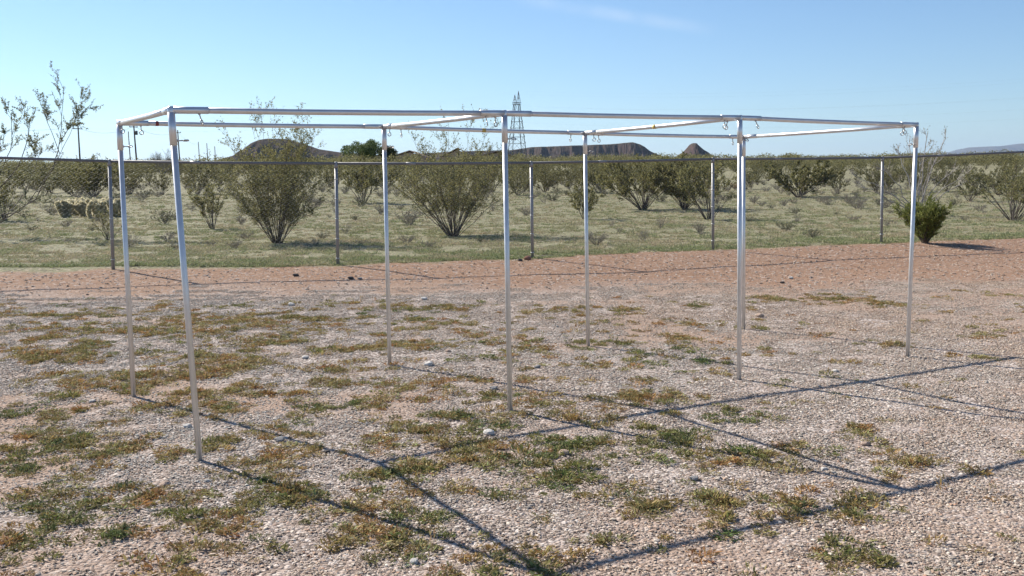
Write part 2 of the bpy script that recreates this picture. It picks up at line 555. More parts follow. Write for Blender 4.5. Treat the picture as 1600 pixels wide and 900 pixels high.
# ------------------------------------------------------------------ scatter by geometry nodes (uncountable ground cover only)
def scatter(name, protos, P, rot, scl, idx, tint, label, cat):
    pc = bpy.data.collections.new(name + '_pieces')
    for i, me in enumerate(protos):
        pc.objects.link(bpy.data.objects.new('%s_piece_%02d' % (name, i), me))
    me = bpy.data.meshes.new(name)
    n = len(P)
    me.vertices.add(n)
    me.vertices.foreach_set('co', np.asarray(P, np.float32).ravel())
    a = me.attributes.new('rot', 'FLOAT_VECTOR', 'POINT'); a.data.foreach_set('vector', np.asarray(rot, np.float32).ravel())
    a = me.attributes.new('scl', 'FLOAT_VECTOR', 'POINT'); a.data.foreach_set('vector', np.asarray(scl, np.float32).ravel())
    a = me.attributes.new('idx', 'INT', 'POINT'); a.data.foreach_set('value', np.asarray(idx, np.int32))
    a = me.attributes.new('tint', 'FLOAT_COLOR', 'POINT')
    c = np.ones((n, 4), np.float32); c[:, :3] = tint
    a.data.foreach_set('color', c.ravel())
    o = link(name, me)
    g = bpy.data.node_groups.new(name + '_nodes', 'GeometryNodeTree')
    g.interface.new_socket('Geometry', in_out='INPUT', socket_type='NodeSocketGeometry')
    g.interface.new_socket('Geometry', in_out='OUTPUT', socket_type='NodeSocketGeometry')
    gi, go = g.nodes.new('NodeGroupInput'), g.nodes.new('NodeGroupOutput')
    ip = g.nodes.new('GeometryNodeInstanceOnPoints')
    ci = g.nodes.new('GeometryNodeCollectionInfo')
    ci.inputs['Collection'].default_value = pc
    ci.inputs['Separate Children'].default_value = True
    ci.inputs['Reset Children'].default_value = True
    ip.inputs['Pick Instance'].default_value = True
    def na(nm, typ):
        q = g.nodes.new('GeometryNodeInputNamedAttribute')
        q.data_type = typ
        q.inputs[0].default_value = nm
        return q.outputs[0]
    L = g.links.new
    L(gi.outputs[0], ip.inputs['Points']); L(ci.outputs[0], ip.inputs['Instance'])
    L(na('idx', 'INT'), ip.inputs['Instance Index'])
    er = g.nodes.new('FunctionNodeEulerToRotation')
    L(na('rot', 'FLOAT_VECTOR'), er.inputs[0]); L(er.outputs[0], ip.inputs['Rotation'])
    L(na('scl', 'FLOAT_VECTOR'), ip.inputs['Scale'])
    L(ip.outputs[0], go.inputs[0])
    md = o.modifiers.new('scatter', 'NODES')
    md.node_group = g
    tag(o, label, cat, kind='stuff')
    return o

rs = np.random.RandomState(7)
# icosahedron for stones
_t = (1 + 5 ** .5) / 2
ICO_V = np.array([(-1, _t, 0), (1, _t, 0), (-1, -_t, 0), (1, -_t, 0), (0, -1, _t), (0, 1, _t), (0, -1, -_t), (0, 1, -_t),
                  (_t, 0, -1), (_t, 0, 1), (-_t, 0, -1), (-_t, 0, 1)], float) / math.sqrt(1 + _t * _t)
ICO_F = np.array([(0, 11, 5), (0, 5, 1), (0, 1, 7), (0, 7, 10), (0, 10, 11), (1, 5, 9), (5, 11, 4), (11, 10, 2), (10, 7, 6), (7, 1, 8),
                  (3, 9, 4), (3, 4, 2), (3, 2, 6), (3, 6, 8), (3, 8, 9), (4, 9, 5), (2, 4, 11), (6, 2, 10), (8, 6, 7), (9, 8, 1)])
PAL = np.array([(0.48, 0.44, 0.405), (0.40, 0.345, 0.305), (0.34, 0.275, 0.235), (0.28, 0.255, 0.24), (0.45, 0.345, 0.28), (0.39, 0.26, 0.20),
                (0.60, 0.565, 0.525), (0.15, 0.13, 0.12), (0.24, 0.195, 0.17), (0.41, 0.375, 0.35)])
PAL = PAL * np.array([1.09, 1.11, 1.05])
PALP = np.array([.17, .18, .14, .13, .09, .05, .05, .05, .06, .08])

def gravel_patch(n, size, rmin, rmax):
    Vs, Fs, Cs = [], [], []
    for i in range(n):
        r = (rmin + (rmax - rmin) * rs.rand() ** 2.4) * (rs.uniform(1.6, 2.7) if rs.rand() < .014 else 1)
        v = ICO_V * (1 + rs.uniform(-.28, .28, (12, 1)))
        v = v * r * np.array([1, rs.uniform(.55, .95), rs.uniform(.22, .45)])
        a = rs.uniform(0, 2 * math.pi); b = rs.uniform(-.5, .5)
        ca, sa, cb, sb = math.cos(a), math.sin(a), math.cos(b), math.sin(b)
        v = v @ np.array([[1, 0, 0], [0, cb, -sb], [0, sb, cb]]).T
        v = v @ np.array([[ca, -sa, 0], [sa, ca, 0], [0, 0, 1]]).T
        v = v + np.array([rs.uniform(-.5, .5) * size, rs.uniform(-.5, .5) * size, r * rs.uniform(0.0, .45)])
        Fs.append(ICO_F + 12 * i)
        Vs.append(v)
        Cs.append(np.repeat((PAL[rs.choice(len(PAL), p=PALP)] * rs.uniform(.75, 1.15))[None], 12, 0))
    return np_mesh('gravel_patch', np.concatenate(Vs), np.concatenate(Fs), M['pebble'], np.concatenate(Cs))

PS = 0.30
gp = [gravel_patch(820, PS * 1.15, .0024, .0098) for i in range(6)] + [gravel_patch(300, PS * 1.2, .0026, .0105) for i in range(4)] \
   + [gravel_patch(26, PS * 1.2, .004, .02) for i in range(3)]
xs, ys = np.meshgrid(np.arange(-14, 15, PS), np.arange(1.8, 22, PS))
x = (xs + rs.uniform(-.06, .06, xs.shape)).ravel(); y = (ys + rs.uniform(-.06, .06, ys.shape)).ravel()
keep = (np.abs(x) < 0.62 * y + 1.6) & (y < fence_y(x) - 0.2)
x, y = x[keep], y[keep]
d_, g_, s_ = zones(x, y)
u = rs.rand(len(x))
kind = np.where(d_ > 0.35 + 0.4 * u, 2, np.where((s_ > 0.25 + .5 * rs.rand(len(x))), 1, 0))
idx = np.where(kind == 0, rs.randint(0, 6, len(x)), np.where(kind == 1, rs.randint(6, 10, len(x)), rs.randint(10, 13, len(x))))
n = len(x)
wm_ = np.clip(.35 + .09 * x + 1.6 * (fbm(x * .55, y * .55, 52, 4) - .5) + .5 * sstep(5.2, 3.8, y), 0, 1)[:, None]
gt = np.array([(0.96, 0.965, 0.98)]) * (1 - wm_) + np.array([(1.08, 0.95, 0.86)]) * wm_
gt = gt * (0.88 + .26 * fbm(x * 1.1, y * 1.1, 57, 3))[:, None]
scatter('gravel', gp, np.stack([x, y, gz(x, y)], -1), np.stack([np.zeros(n), np.zeros(n), rs.uniform(0, 6.28, n)], -1),
        np.ones((n, 3)), idx, gt, 'loose grey and pinkish gravel covering the yard', 'gravel')

# ---- low weeds: mats of small sprigs
def weed_proto(nb, rad, h, up):
    C = []; D = []; Ls = []; Ws = []
    for i in range(nb):
        a = rs.uniform(0, 6.28); r = rad * math.sqrt(rs.rand())
        z = h * (1 - (r / rad) ** 2 * .7) * rs.uniform(.15, 1)
        C.append((r * math.cos(a), r * math.sin(a), z))
        D.append((math.cos(a) * rs.uniform(.2, 1) + rs.normal() * .4, math.sin(a) * rs.uniform(.2, 1) + rs.normal() * .4, up * rs.uniform(.1, 1.2)))
        Ls.append(rs.uniform(.014, .042)); Ws.append(rs.uniform(.004, .010))
    cols = np.repeat(rs.uniform(.6, 1.3, (nb, 1)), 3, 1) * np.array([1, 1, 1]) * (1 + rs.normal(0, .08, (nb, 3)))
    return leaf_mesh('weed_sprig', C, D, Ls, Ws, M['weed'], cols, rs)
wp = [weed_proto(70, rs.uniform(.04, .075), rs.uniform(.012, .032), rs.uniform(.3, .9)) for i in range(8)]
wp += [weed_proto(16, .03, .09, 3.0), weed_proto(22, .05, .07, 2.2)]      # a few taller dry stalks
# mats seen in the yard: centre and half extents in photograph pixels, greenness
MATS = [(150, 800, 160, 42, .65), (60, 850, 80, 20, .5), (430, 775, 100, 38, .6), (290, 852, 40, 12, .35), (640, 812, 95, 18, .85), (650, 842, 50, 12, .9),
        (610, 878, 40, 10, .6), (550, 870, 25, 10, .7), (780, 770, 35, 10, .8), (740, 712, 85, 20, .25), (690, 650, 55, 10, .6), (640, 735, 60, 22, .45), (560, 745, 50, 20, .4),
        (855, 755, 40, 14, .95), (850, 700, 45, 10, .4), (930, 660, 55, 9, .65), (1000, 668, 40, 8, .5), (1075, 690, 50, 9, .6), (960, 780, 60, 22, .75),
        (1010, 800, 90, 26, .4), (1120, 795, 70, 24, .25), (1050, 848, 150, 20, .5), (930, 852, 40, 18, .35), (1230, 790, 60, 24, .15), (1330, 805, 50, 26, .5),
        (1325, 862, 55, 20, .85), (1250, 742, 50, 11, .1), (1430, 720, 60, 13, .12), (1230, 706, 55, 11, .2), (1380, 695, 30, 10, .2), (1150, 720, 35, 9, .2),
        (1092, 737, 30, 9, .2), (1345, 676, 28, 8, .5), (1555, 775, 40, 10, .5), (1065, 547, 30, 6, .95), (1110, 566, 20, 4, .95), (1020, 570, 25, 5, .8), (1140, 640, 30, 7, .5),
        (1330, 470, 60, 6, .2), (1380, 475, 35, 5, .3), (1200, 468, 30, 4, .3), (1280, 524, 22, 5, .15), (1400, 540, 25, 6, .3), (1560, 560, 30, 5, .3), (1530, 525, 30, 4, .2),
        (920, 545, 20, 4, .9), (965, 535, 14, 3, .95), (730, 560, 30, 5, .9), (760, 622, 40, 8, .8), (430, 670, 60, 12, .5), (350, 690, 30, 10, .7), (500, 640, 40, 8, .4),
        (290, 705, 50, 12, .35), (120, 710, 60, 14, .3), (110, 640, 70, 12, .3), (60, 665, 50, 9, .3), (230, 590, 70, 10, .3), (330, 560, 60, 10, .25), (90, 560, 80, 8, .3),
        (180, 515, 80, 6, .35), (350, 505, 60, 5, .3), (470, 500, 60, 5, .35), (420, 540, 60, 7, .2), (520, 580, 50, 7, .2), (650, 540, 50, 6, .25), (780, 540, 60, 6, .2),
        (840, 545, 40, 6, .2), (830, 630, 40, 7, .25), (600, 600, 40, 6, .3), (560, 690, 50, 10, .3), (430, 620, 50, 8, .2), (330, 640, 50, 10, .35), (480, 600, 40, 6, .2), (700, 505, 40, 4, .3)]
N = 330000
x = rs.uniform(-12, 13, N); y = 3.0 + 13.0 * rs.rand(N)
keep = (np.abs(x) < 0.58 * y + 0.8)
x, y = x[keep], y[keep]
wd = np.zeros(len(x)); wg = np.full(len(x), 0.3)
edge = (fbm(x * 6.0, y * 6.0, 61, 5) - .5) * 3.4 - .05
for (px, py, hx, hy, gr) in MATS:
    c = flat(px, py); e = flat(px + hx, py); k = flat(px, py + hy); k2 = flat(px, py - hy)
    rx, ry = abs(e.x - c.x), max(.07, abs(k.y - k2.y) / 2)
    q = 1.25 - np.sqrt(((x - c.x) / rx) ** 2 + ((y - c.y) / ry) ** 2) + edge
    hit = q > wd
    wd = np.where(hit, q, wd); wg = np.where(hit, gr, wg)
left = sstep(3.5, -0.5, x - 0.12 * (y - 6)) * sstep(12.6, 10.8, y + (fbm(x * .6, y * .6, 66, 2) - .5) * 2)
base = (fbm(x * 3.0, y * 3.4, 71, 5) - 0.498) * 4.2 * (0.35 + 0.75 * left) - 0.16 * (1 - left)
base = np.maximum(base, (fbm(x * 9, y * 9, 73, 3) - .64) * 5 * (.45 + .55 * left))
base *= sstep(13.4, 12.0, y)
hit = base > wd
wd = np.where(hit, base, wd)
wg = np.where(hit, 0.12 + .75 * sstep(.5, .72, fbm(x * .9, y * .9, 75, 3)), wg)
sel = rs.rand(len(x)) < np.clip(wd, 0, 1) ** 1.5 * .29
x, y, wg = x[sel], y[sel], wg[sel]
n = len(x)
gmix = np.clip(wg + rs.normal(0, .22, n) + (fbm(x * 6, y * 6, 78, 2) - .5) * .7, 0, 1)[:, None]
WARM = np.array([(0.38, 0.265, 0.11), (0.36, 0.27, 0.13), (0.33, 0.28, 0.12), (0.38, 0.215, 0.09)])[rs.randint(0, 4, n)]
GRN = np.array([(0.13, 0.165, 0.055), (0.18, 0.195, 0.065), (0.11, 0.14, 0.06), (0.23, 0.22, 0.08)])[rs.randint(0, 4, n)]
tint = WARM * (1 - gmix) + GRN * gmix
sc = rs.uniform(.5, 1.35, n)
scatter('weeds', wp, np.stack([x, y, gz(x, y)], -1), np.stack([rs.normal(0, .12, n), rs.normal(0, .12, n), rs.uniform(0, 6.28, n)], -1),
        np.stack([sc, sc, sc * rs.uniform(.45, 1.1, n)], -1), np.where(rs.rand(n) < .06, rs.randint(8, 10, n), rs.randint(0, 8, n)), tint,
        'low green and rusty orange weeds matting the gravel yard', 'weeds')

# ---- green annuals and dry stalks beyond the fence
def tuft_proto(nb, rad, h):
    C = []; D = []; Ls = []; Ws = []
    for i in range(nb):
        a = rs.uniform(0, 6.28); r = rad * math.sqrt(rs.rand()); l = h * rs.uniform(.4, 1.1)
        d = np.array([math.cos(a) * .5 + rs.normal() * .3, math.sin(a) * .5 + rs.normal() * .3, 1.0]); d /= np.linalg.norm(d)
        C.append((r * math.cos(a) + d[0] * l / 2, r * math.sin(a) + d[1] * l / 2, d[2] * l / 2))
        D.append(d); Ls.append(l); Ws.append(rs.uniform(.006, .014))
    cols = np.repeat(rs.uniform(.65, 1.3, (nb, 1)), 3, 1)
    return leaf_mesh('grass_tuft', C, D, Ls, Ws, M['weed'], cols, rs)
tp = [tuft_proto(40, rs.uniform(.06, .14), rs.uniform(.02, .055)) for i in range(6)]
N = 120000
y = 15.5 + 44 * rs.rand(N) ** 1.3
x = (rs.rand(N) * 2 - 1) * (0.60 * y + 2)
fd = y - fence_y(x)
dens = 0.36 + 2.2 * (fbm(x * 2.0, y * 2.0, 81, 5) - .47) * 2 + 1.6 * sstep(1.6, .1, fd)
near = sstep(40, 16, y)
sel = (fd > -0.12) & (rs.rand(N) < np.clip(dens, 0, 1) * (.3 + .5 * near))
# a few stragglers on the dirt in front of the fence
x, y, fd = x[sel], y[sel], fd[sel]
n = len(x)
g = np.clip(fbm(x * .9, y * .9, 84, 4) * 1.5 - .25 + rs.normal(0, .32, n) + .5 * sstep(1.5, .2, fd), 0, 1)[:, None]
tint = np.array([(0.48, 0.40, 0.27)]) * (1 - g) + np.array([(0.265, 0.295, 0.14)]) * g
sc = rs.uniform(.6, 1.3, n) * (.8 + y / 60)
scatter('desert_grass', tp, np.stack([x, y, gz(x, y)], -1), np.stack([rs.normal(0, .1, n), rs.normal(0, .1, n), rs.uniform(0, 6.28, n)], -1),
        np.stack([sc, sc, sc], -1), rs.randint(0, 6, n), tint, 'thin green annual grass on the desert floor beyond the fence', 'grass')

# ------------------------------------------------------------------ canopy frame of galvanized tube
BASE_PX = [[(312, 719), (797, 643), (1155, 593), (1418, 557)], [(209, 620), (609, 570), (919, 540), (1162, 514)]]
TOP_PX = [[(267, 172), (788, 177), (1156, 184), (1432, 195)], [(186, 192), (600, 198), (914, 208), (1162, 214)]]
PB = [[flat(*p) for p in row] for row in BASE_PX]
PT = [[pos(TOP_PX[r][i][0], TOP_PX[r][i][1], PB[r][i].y) for i in range(4)] for r in range(2)]
for r in range(2):
    for i in range(4):
        PB[r][i].z = gz1(PB[r][i].x, PB[r][i].y)
fr = empty('canopy_frame', PB[0][0])
tag(fr, 'bare galvanized steel tube canopy frame standing on eight legs in the gravel yard', 'canopy frame')
O = PB[0][0].copy()
TR, FR_ = 0.0170, 0.0198

def fpart(mb, name, m, parent, smooth=True):
    mb.v = [tuple(Vector(v) - O) for v in mb.v]
    me = mb.mesh(name, m, smooth)
    return link(name, me, parent)

def sleeve(mb, p, d, l, r=FR_):
    mb.tube([p, p + d * l, p + d * (l + .0005)], [r, r, TR], 16)

def eye_bolt(p, d, ringax, parent):
    mb = MB()
    mb.tube([p - d * .004, p + d * .034], .0036, 6)
    mb.tube([p, p + d * .007], .0075, 6)
    mb.torus(p + d * .049, ringax, .0145, .0034)
    fpart(mb, 'eye_bolt', M['bolt'], parent)

rails = {}
def rail(key, a, b, flip=0):
    d = (b - a).normalized()
    mb = MB().tube([a + d * .03, a.lerp(b, .33) - Vector((0, 0, .004)), a.lerp(b, .66) - Vector((0, 0, .004)), b - d * .03], TR, 16)
    rails[key] = fpart(mb, 'rail', M['steel'], fr)
for r in range(2):
    for i in range(3):
        rail((r, i), PT[r][i], PT[r][i + 1])
for i in range(4):
    rail(('c', i), PT[0][i], PT[1][i])
for r in range(2):
    for i in range(4):
        b, t = PB[r][i], PT[r][i]
        d = (t - b).normalized()
        fpart(MB().tube([b - d * .12, t - d * .02], TR, 16), 'post', M['steel'], fr)
        mb = MB()
        ax = {}
        sleeve(mb, t, -d, .19)
        if i < 3:
            ax['r'] = (PT[r][i + 1] - t).normalized(); sleeve(mb, t, ax['r'], .20)
        if i > 0:
            ax['l'] = (PT[r][i - 1] - t).normalized(); sleeve(mb, t, ax['l'], .18)
        ax['c'] = (PT[1 - r][i] - t).normalized(); sleeve(mb, t, ax['c'], .17)
        # end cap ball where sleeves are welded together
        mb.tube([t - d * .022, t - d * .01, t + d * .012, t + d * .0205], [FR_ * .96, FR_ * 1.01, FR_ * 1.01, FR_ * .7], 16)
        fit = fpart(mb, 'corner_fitting', M['steel2'], fr)
        dn = Vector((0, 0, -1))
        side = ax.get('r', -ax['l'] if 'l' in ax else Vector((1, 0, 0)))
        rnd = random.Random(r * 10 + i)
        for kx, v in ax.items():
            if (r, i, kx) in ((0, 1, 'r'), (0, 0, 'c'), (1, 3, 'c'), (1, 1, 'l')):
                continue
            q = t + v * (.145 if kx != 'c' else .12)
            dd = (dn + v * rnd.uniform(-.15, .25) + Vector((rnd.uniform(-.2, .2), rnd.uniform(-.2, .2), 0))).normalized()
            ra = Vector((rnd.uniform(-1, 1), rnd.uniform(-1, 1), 0))
            ra = (ra - dd * ra.dot(dd)).normalized()
            eye_bolt(q + dd * (FR_ - .002), dd, ra, fit)
        sd = (side - d * side.dot(d)).normalized()
        if i == 3:
            sd = -sd
        eye_bolt(t - d * .165 + sd * (FR_ - .002), sd, (d + sd.cross(d) * rnd.uniform(-.8, .8)).normalized(), fit)
def sticker(key, a, b, f, l, m):
    p = a.lerp(b, f); d = (b - a).normalized()
    p = p - Vector((0, 0, .004 * (1 - abs(2 * f - 1)) * 1.2))
    mb = MB().tube([p - d * l / 2, p + d * l / 2], TR + .0008, 16)
    fpart(mb, 'sticker', m, rails[key])
sticker((1, 0), PT[1][0], PT[1][1], .125, .022, M['redtag'])
sticker((1, 1), PT[1][1], PT[1][2], .47, .034, M['yellowtag'])
sticker(('c', 2), PT[0][2], PT[1][2], .5, .04, M['yellowtag'])

# ------------------------------------------------------------------ chain link fence
fe = empty('chain_link_fence', FB[0])
tag(fe, 'grey chain link fence with round steel posts and top rail crossing behind the yard', 'fence')
FO = FB[0].copy()
for p in FB:
    p.z = gz1(p.x, p.y)
FO = Vector(fe.location)
FH = 1.84
tops = []
tp_px = {2: 252, 3: 255.5, 4: 254.5, 5: 248.5, 6: 246.5}
for i, p in enumerate(FB):
    if i in tp_px:
        px = FPIX[i - 2][0] - (6 if i < 3 else 3 if i == 3 else 2 if i == 4 else 0) + (2 if i == 6 else 0)
        q = pos(px, tp_px[i], p.y)
    else:
        q = p + Vector((0, 0, FH))
    tops.append(q)
def fepart(mb, name, m, smooth=True, parent=None):
    mb.v = [tuple(Vector(v) - FO) for v in mb.v]
    return link(name, mb.mesh(name, m, smooth), parent or fe)
for i in range(len(FB)):
    d = (tops[i] - FB[i]).normalized()
    po = fepart(MB().tube([FB[i] - d * .25, tops[i] - d * .03], .027, 12), 'post', M['fencesteel'])
    t = tops[i]
    fepart(MB().tube([t - d * .07, t - d * .028, t - d * .005, t + d * .024, t + d * .03], [.031, .031, .027, .024, .010], 10), 'post_cap', M['fencesteel'], parent=po)
    for k in range(5):
        q = t - d * (.25 + .32 * k)
        fepart(MB().tube([q - d * .007, q + d * .007], .0315, 10), 'tie_band', M['wire'], parent=po)
    if i:
        a, b = tops[i - 1], tops[i]
        e = (b - a).normalized()
        ra = fepart(MB().tube([a, a.lerp(b, .5) - Vector((0, 0, .008)), b], .022, 10), 'top_rail', M['railsteel'])
        c = a.lerp(b, .37) - Vector((0, 0, .006))
        fepart(MB().tube([c - e * .08, c + e * .08], .025, 10), 'rail_coupling', M['fencesteel'], parent=ra)
# woven wire: zigzag strands
VV, FF = [], []
pitch = 0.0762
cum = [0.0]
for i in range(1, len(FB)):
    cum.append(cum[-1] + (FB[i].xy - FB[i - 1].xy).length)
cum = np.array(cum)
Bx = np.array([(p.x, p.y, p.z) for p in FB]); Tx = np.array([tuple(p) for p in tops])
rows = 48
tt = np.linspace(0, 1, rows + 1)
ns = int(cum[-1] / pitch)
nrm = np.array([-(FB[5].y - FB[3].y), FB[5].x - FB[3].x, 0.0]); nrm /= np.linalg.norm(nrm)
base_i = 0
r_w = 0.0008
for s in range(ns):
    off = np.where(np.arange(rows + 1) % 2 == 0, -.5, .5) * (1 if s % 2 == 0 else 1)
    sa = np.clip((s + .5) * pitch + off * pitch * 1.04, 0, cum[-1])
    B = np.stack([np.interp(sa, cum, Bx[:, k]) for k in range(3)], -1)
    T = np.stack([np.interp(sa, cum, Tx[:, k]) for k in range(3)], -1)
    P = B + np.array([0, 0, .02]) + (T - B - np.array([0, 0, .02])) * tt[:, None]
    P = P + nrm * (.003 * np.sign(off))[:, None] - nrm * .026
    dirs = np.array([(1, 0, 0), (-.5, .6, .6), (-.5, -.6, -.6)]) * r_w
    ring = (P[:, None, :] + dirs[None]).reshape(-1, 3)
    VV.append(ring)
    k = np.arange(rows)[:, None] * 3
    f = []
    for j in range(3):
        j2 = (j + 1) % 3
        f.append(np.concatenate([k + j, k + j2, k + 3 + j2, k + 3 + j], 1))
    FF.append(np.concatenate(f) + base_i)
    base_i += len(ring)
me = np_mesh('wire_mesh', np.concatenate(VV) - np.array(FO), np.concatenate(FF), M['wire'])
wm = link('wire_mesh', me, fe)
wm['kind'] = 'stuff'

# ------------------------------------------------------------------ shrubs
def rand_unit(rd):
    while True:
        v = Vector((rd.uniform(-1, 1), rd.uniform(-1, 1), rd.uniform(-1, 1)))
        if .05 < v.length < 1:
            return v.normalized()

def shrub(seed, H, Rad, stems=26, branch=(5, 9), twig=(3, 5), leaf_per=6, leaf=(.028, .014), bare=.35, r0=.014,
          wig=.05, sides=4, flat_top=.4, paths=None, pal=((.215, .205, .08), (.29, .265, .12), (.14, .14, .06)), sparse_top=0.0,
          leafmat='creosote', woodmat='bark', twig_len=.2, droop=0.0, sprig=(.12, 1.16)):
    rd = random.Random(seed); rn = np.random.RandomState(seed)
    lean = Vector((rd.uniform(-.13, .13), rd.uniform(-.13, .13), 0))
    wood = MB(); C = []; D = []
    def leaves_along(a, b, n):
        for k in range(n):
            f = rd.uniform(.15, 1.08)
            p = a.lerp(b, f)
            j = rand_unit(rd)
            C.append(tuple(p + j * rd.uniform(.005, .035) * (H / 2.2) ** .3))
            D.append(tuple((b - a).normalized() * .7 + j))
    def do_path(P, r):
        n = len(P)
        wood.tube(P, [r * (1 - .72 * k / (n - 1)) for k in range(n)], sides, cap=False)
        L = sum((P[k + 1] - P[k]).length for k in range(n - 1))
        for k in range(rd.randint(*branch)):
            f = bare + (1 - bare) * rd.random() ** .8
            fi = min(f * (n - 1), n - 1.001); i = int(fi)
            s = P[i].lerp(P[i + 1], fi - i)
            tdir = (P[i + 1] - P[i]).normalized()
            bd = (tdir + rand_unit(rd) * .75 + Vector((0, 0, .25 - droop))).normalized()
            bl = L * rd.uniform(.10, .26) * (1.15 - .5 * f)
            e = s + bd * bl
            m = s.lerp(e, .5) + rand_unit(rd) * bl * .08
            wood.tube([s, m, e], [r * .32, r * .24, r * .14], 3, cap=False)
            if rd.random() > sparse_top * f:
                leaves_along(m, e, leaf_per)
            for q in range(rd.randint(*twig)):
                s2 = s.lerp(e, rd.uniform(.3, 1))
                d2 = (bd + rand_unit(rd) * .8 + Vector((0, 0, .2 - droop))).normalized()
                e2 = s2 + d2 * twig_len * rd.uniform(.5, 1.2) * H / 2.2
                wood.tube([s2, e2], [r * .16, r * .09], 3, cap=False)
                leaves_along(s2, e2, leaf_per)
        leaves_along(P[-2], P[-1], leaf_per)
    if paths is None:
        paths = []
        for k in range(stems):
            a = rd.uniform(0, 2 * math.pi); s = math.sqrt(rd.uniform(.0, 1))
            hz = H * (1 - flat_top * s * s) * rd.uniform(.72, 1.0)
            tall = rd.random() < sprig[0]
            if tall:
                hz *= sprig[1]
            e = Vector((Rad * s * math.cos(a) + lean.x * hz, Rad * s * math.sin(a) + lean.y * hz, hz))
            b0 = Vector((math.cos(a) * s, math.sin(a) * s, 0)) * .07 * H / 2 + Vector((rd.uniform(-.03, .03), rd.uniform(-.03, .03), -.04))
            ctl = Vector((e.x * .42, e.y * .42, e.z * .46))
            P = []
            for j in range(7):
                t = j / 6
                p = b0 * (1 - t) ** 2 + ctl * 2 * t * (1 - t) + e * t * t
                P.append(p + rand_unit(rd) * wig * H / 2.2 * min(1, t * 2) * (j < 6))
            paths.append((P, r0 * rd.uniform(.6, 1.15) * (.6 if tall else 1)))
    for P, r in paths:
        do_path(P, r)
    wme = wood.mesh('stems', M[woodmat], True)
    n = len(C)
    pal = np.array(pal)
    cols = pal[rn.randint(0, len(pal), n)] * rn.uniform(.75, 1.25, (n, 1))
    L = rn.uniform(.7, 1.3, n) * leaf[0]; Wd = rn.uniform(.7, 1.3, n) * leaf[1]
    lme = leaf_mesh('foliage', C, D, L, Wd, M[leafmat], cols, rn) if n else None
    return wme, lme

def put_shrub(name, meshes, loc, rz, sc, label, cat, group=None, sz=1.0):
    o = empty(name, loc, rz, 1)
    o.scale = (sc, sc, sc * sz)
    link('stems', meshes[0], o)
    if meshes[1]:
        link('foliage', meshes[1], o)
    tag(o, label, cat, group)
    return o

def px_size(w_px, p):
    return w_px * p.y / FPX

# two big creosote bushes just beyond the fence
p = at(433, 380)
put_shrub('creosote_bush', shrub(11, 2.38, 1.3, 58, (9, 13), (4, 6), 8, (.038, .018), .2, .010, flat_top=.5, sparse_top=.2, sprig=(.26, 1.36)), p, 0, 1,
          'large dense creosote bush in front of the dark domed hill', 'bush')
p = at(709, 369)
put_shrub('creosote_bush', shrub(23, 2.28, 1.55, 56, (9, 13), (4, 6), 8, (.038, .018), .26, .011, flat_top=.45, sparse_top=.2, sprig=(.26, 1.34)), p, 0.6, 1,
          'large spreading creosote bush with open black stems, in front of the brown house roofs', 'bush')
p = at(332, 358)
put_shrub('creosote_bush', shrub(31, 1.25, .52, 16, (5, 8), (3, 5), 11, (.036, .018), .3, .011, flat_top=.2), p, 0, 1,
          'small upright creosote bush beside the large creosote below the dark hill', 'bush')
p = at(172, 377)
put_shrub('creosote_bush', shrub(37, 0.78, .42, 9, (4, 6), (3, 4), 5, (.03, .014), .4, .009), p, 0, 1,
          'tiny sparse creosote sprig against the fence post by the pale cactus', 'bush')
p = at(914, 343)
put_shrub('creosote_bush', shrub(41, 1.15, .75, 16, (5, 8), (3, 5), 11, (.046, .022), .25, .011, flat_top=.3), p, 0, 1,
          'small round creosote bush alone on the grass beside the spreading dark-stemmed bushes', 'bush')
p = at(1005, 328)
put_shrub('creosote_bush', shrub(43, 2.15, 2.0, 38, (6, 10), (3, 5), 15, (.06, .03), .33, .018, flat_top=.4), p, 0, 1,
          'wide creosote bush with splayed dark stems, between the mesa and the butte', 'bush')
p = at(1070, 327)
put_shrub('creosote_bush', shrub(47, 2.1, 1.45, 34, (6, 10), (3, 5), 15, (.06, .03), .2, .016, flat_top=.35), p, 0, 1,
          'dense creosote bush below the conical butte, touching the wider splayed one', 'bush')
p = at(1107, 343)
put_shrub('creosote_bush', shrub(53, 1.9, 1.15, 22, (5, 9), (3, 5), 10, (.05, .025), .33, .014, flat_top=.3), p, 0, 1,
          'thin creosote bush right behind a fence post under the conical butte', 'bush')
p = at(1582, 345)
put_shrub('creosote_bush', shrub(59, 1.75, 1.45, 26, (5, 9), (3, 5), 8, (.05, .024), .38, .015, flat_top=.3, sparse_top=.4), p, 0, 1,
          'open creosote bush with bare lower stems beyond the bright green bush', 'bush')
p = at(147, 308)
put_shrub('creosote_bush', shrub(61, 2.3, 1.9, 34, (6, 9), (3, 5), 14, (.07, .036), .15, .018, flat_top=.35), p, 0, 1,
          'dark rounded creosote bush behind the pale cholla cactus', 'bush')
p = at(567, 318)
put_shrub('creosote_bush', shrub(67, 2.3, 1.2, 22, (5, 9), (3, 5), 12, (.06, .032), .25, .016, flat_top=.3), p, 0, 1,
          'mid sized creosote bush between the two large creosotes, under the round green tree', 'bush')
p = at(1247, 308)
put_shrub('creosote_bush', shrub(71, 1.75, 2.2, 36, (6, 9), (3, 5), 15, (.085, .042), .18, .022, flat_top=.3), p, 0, 1,
          'olive green creosote bush with short dark base, alone in front of the far scrub', 'bush')

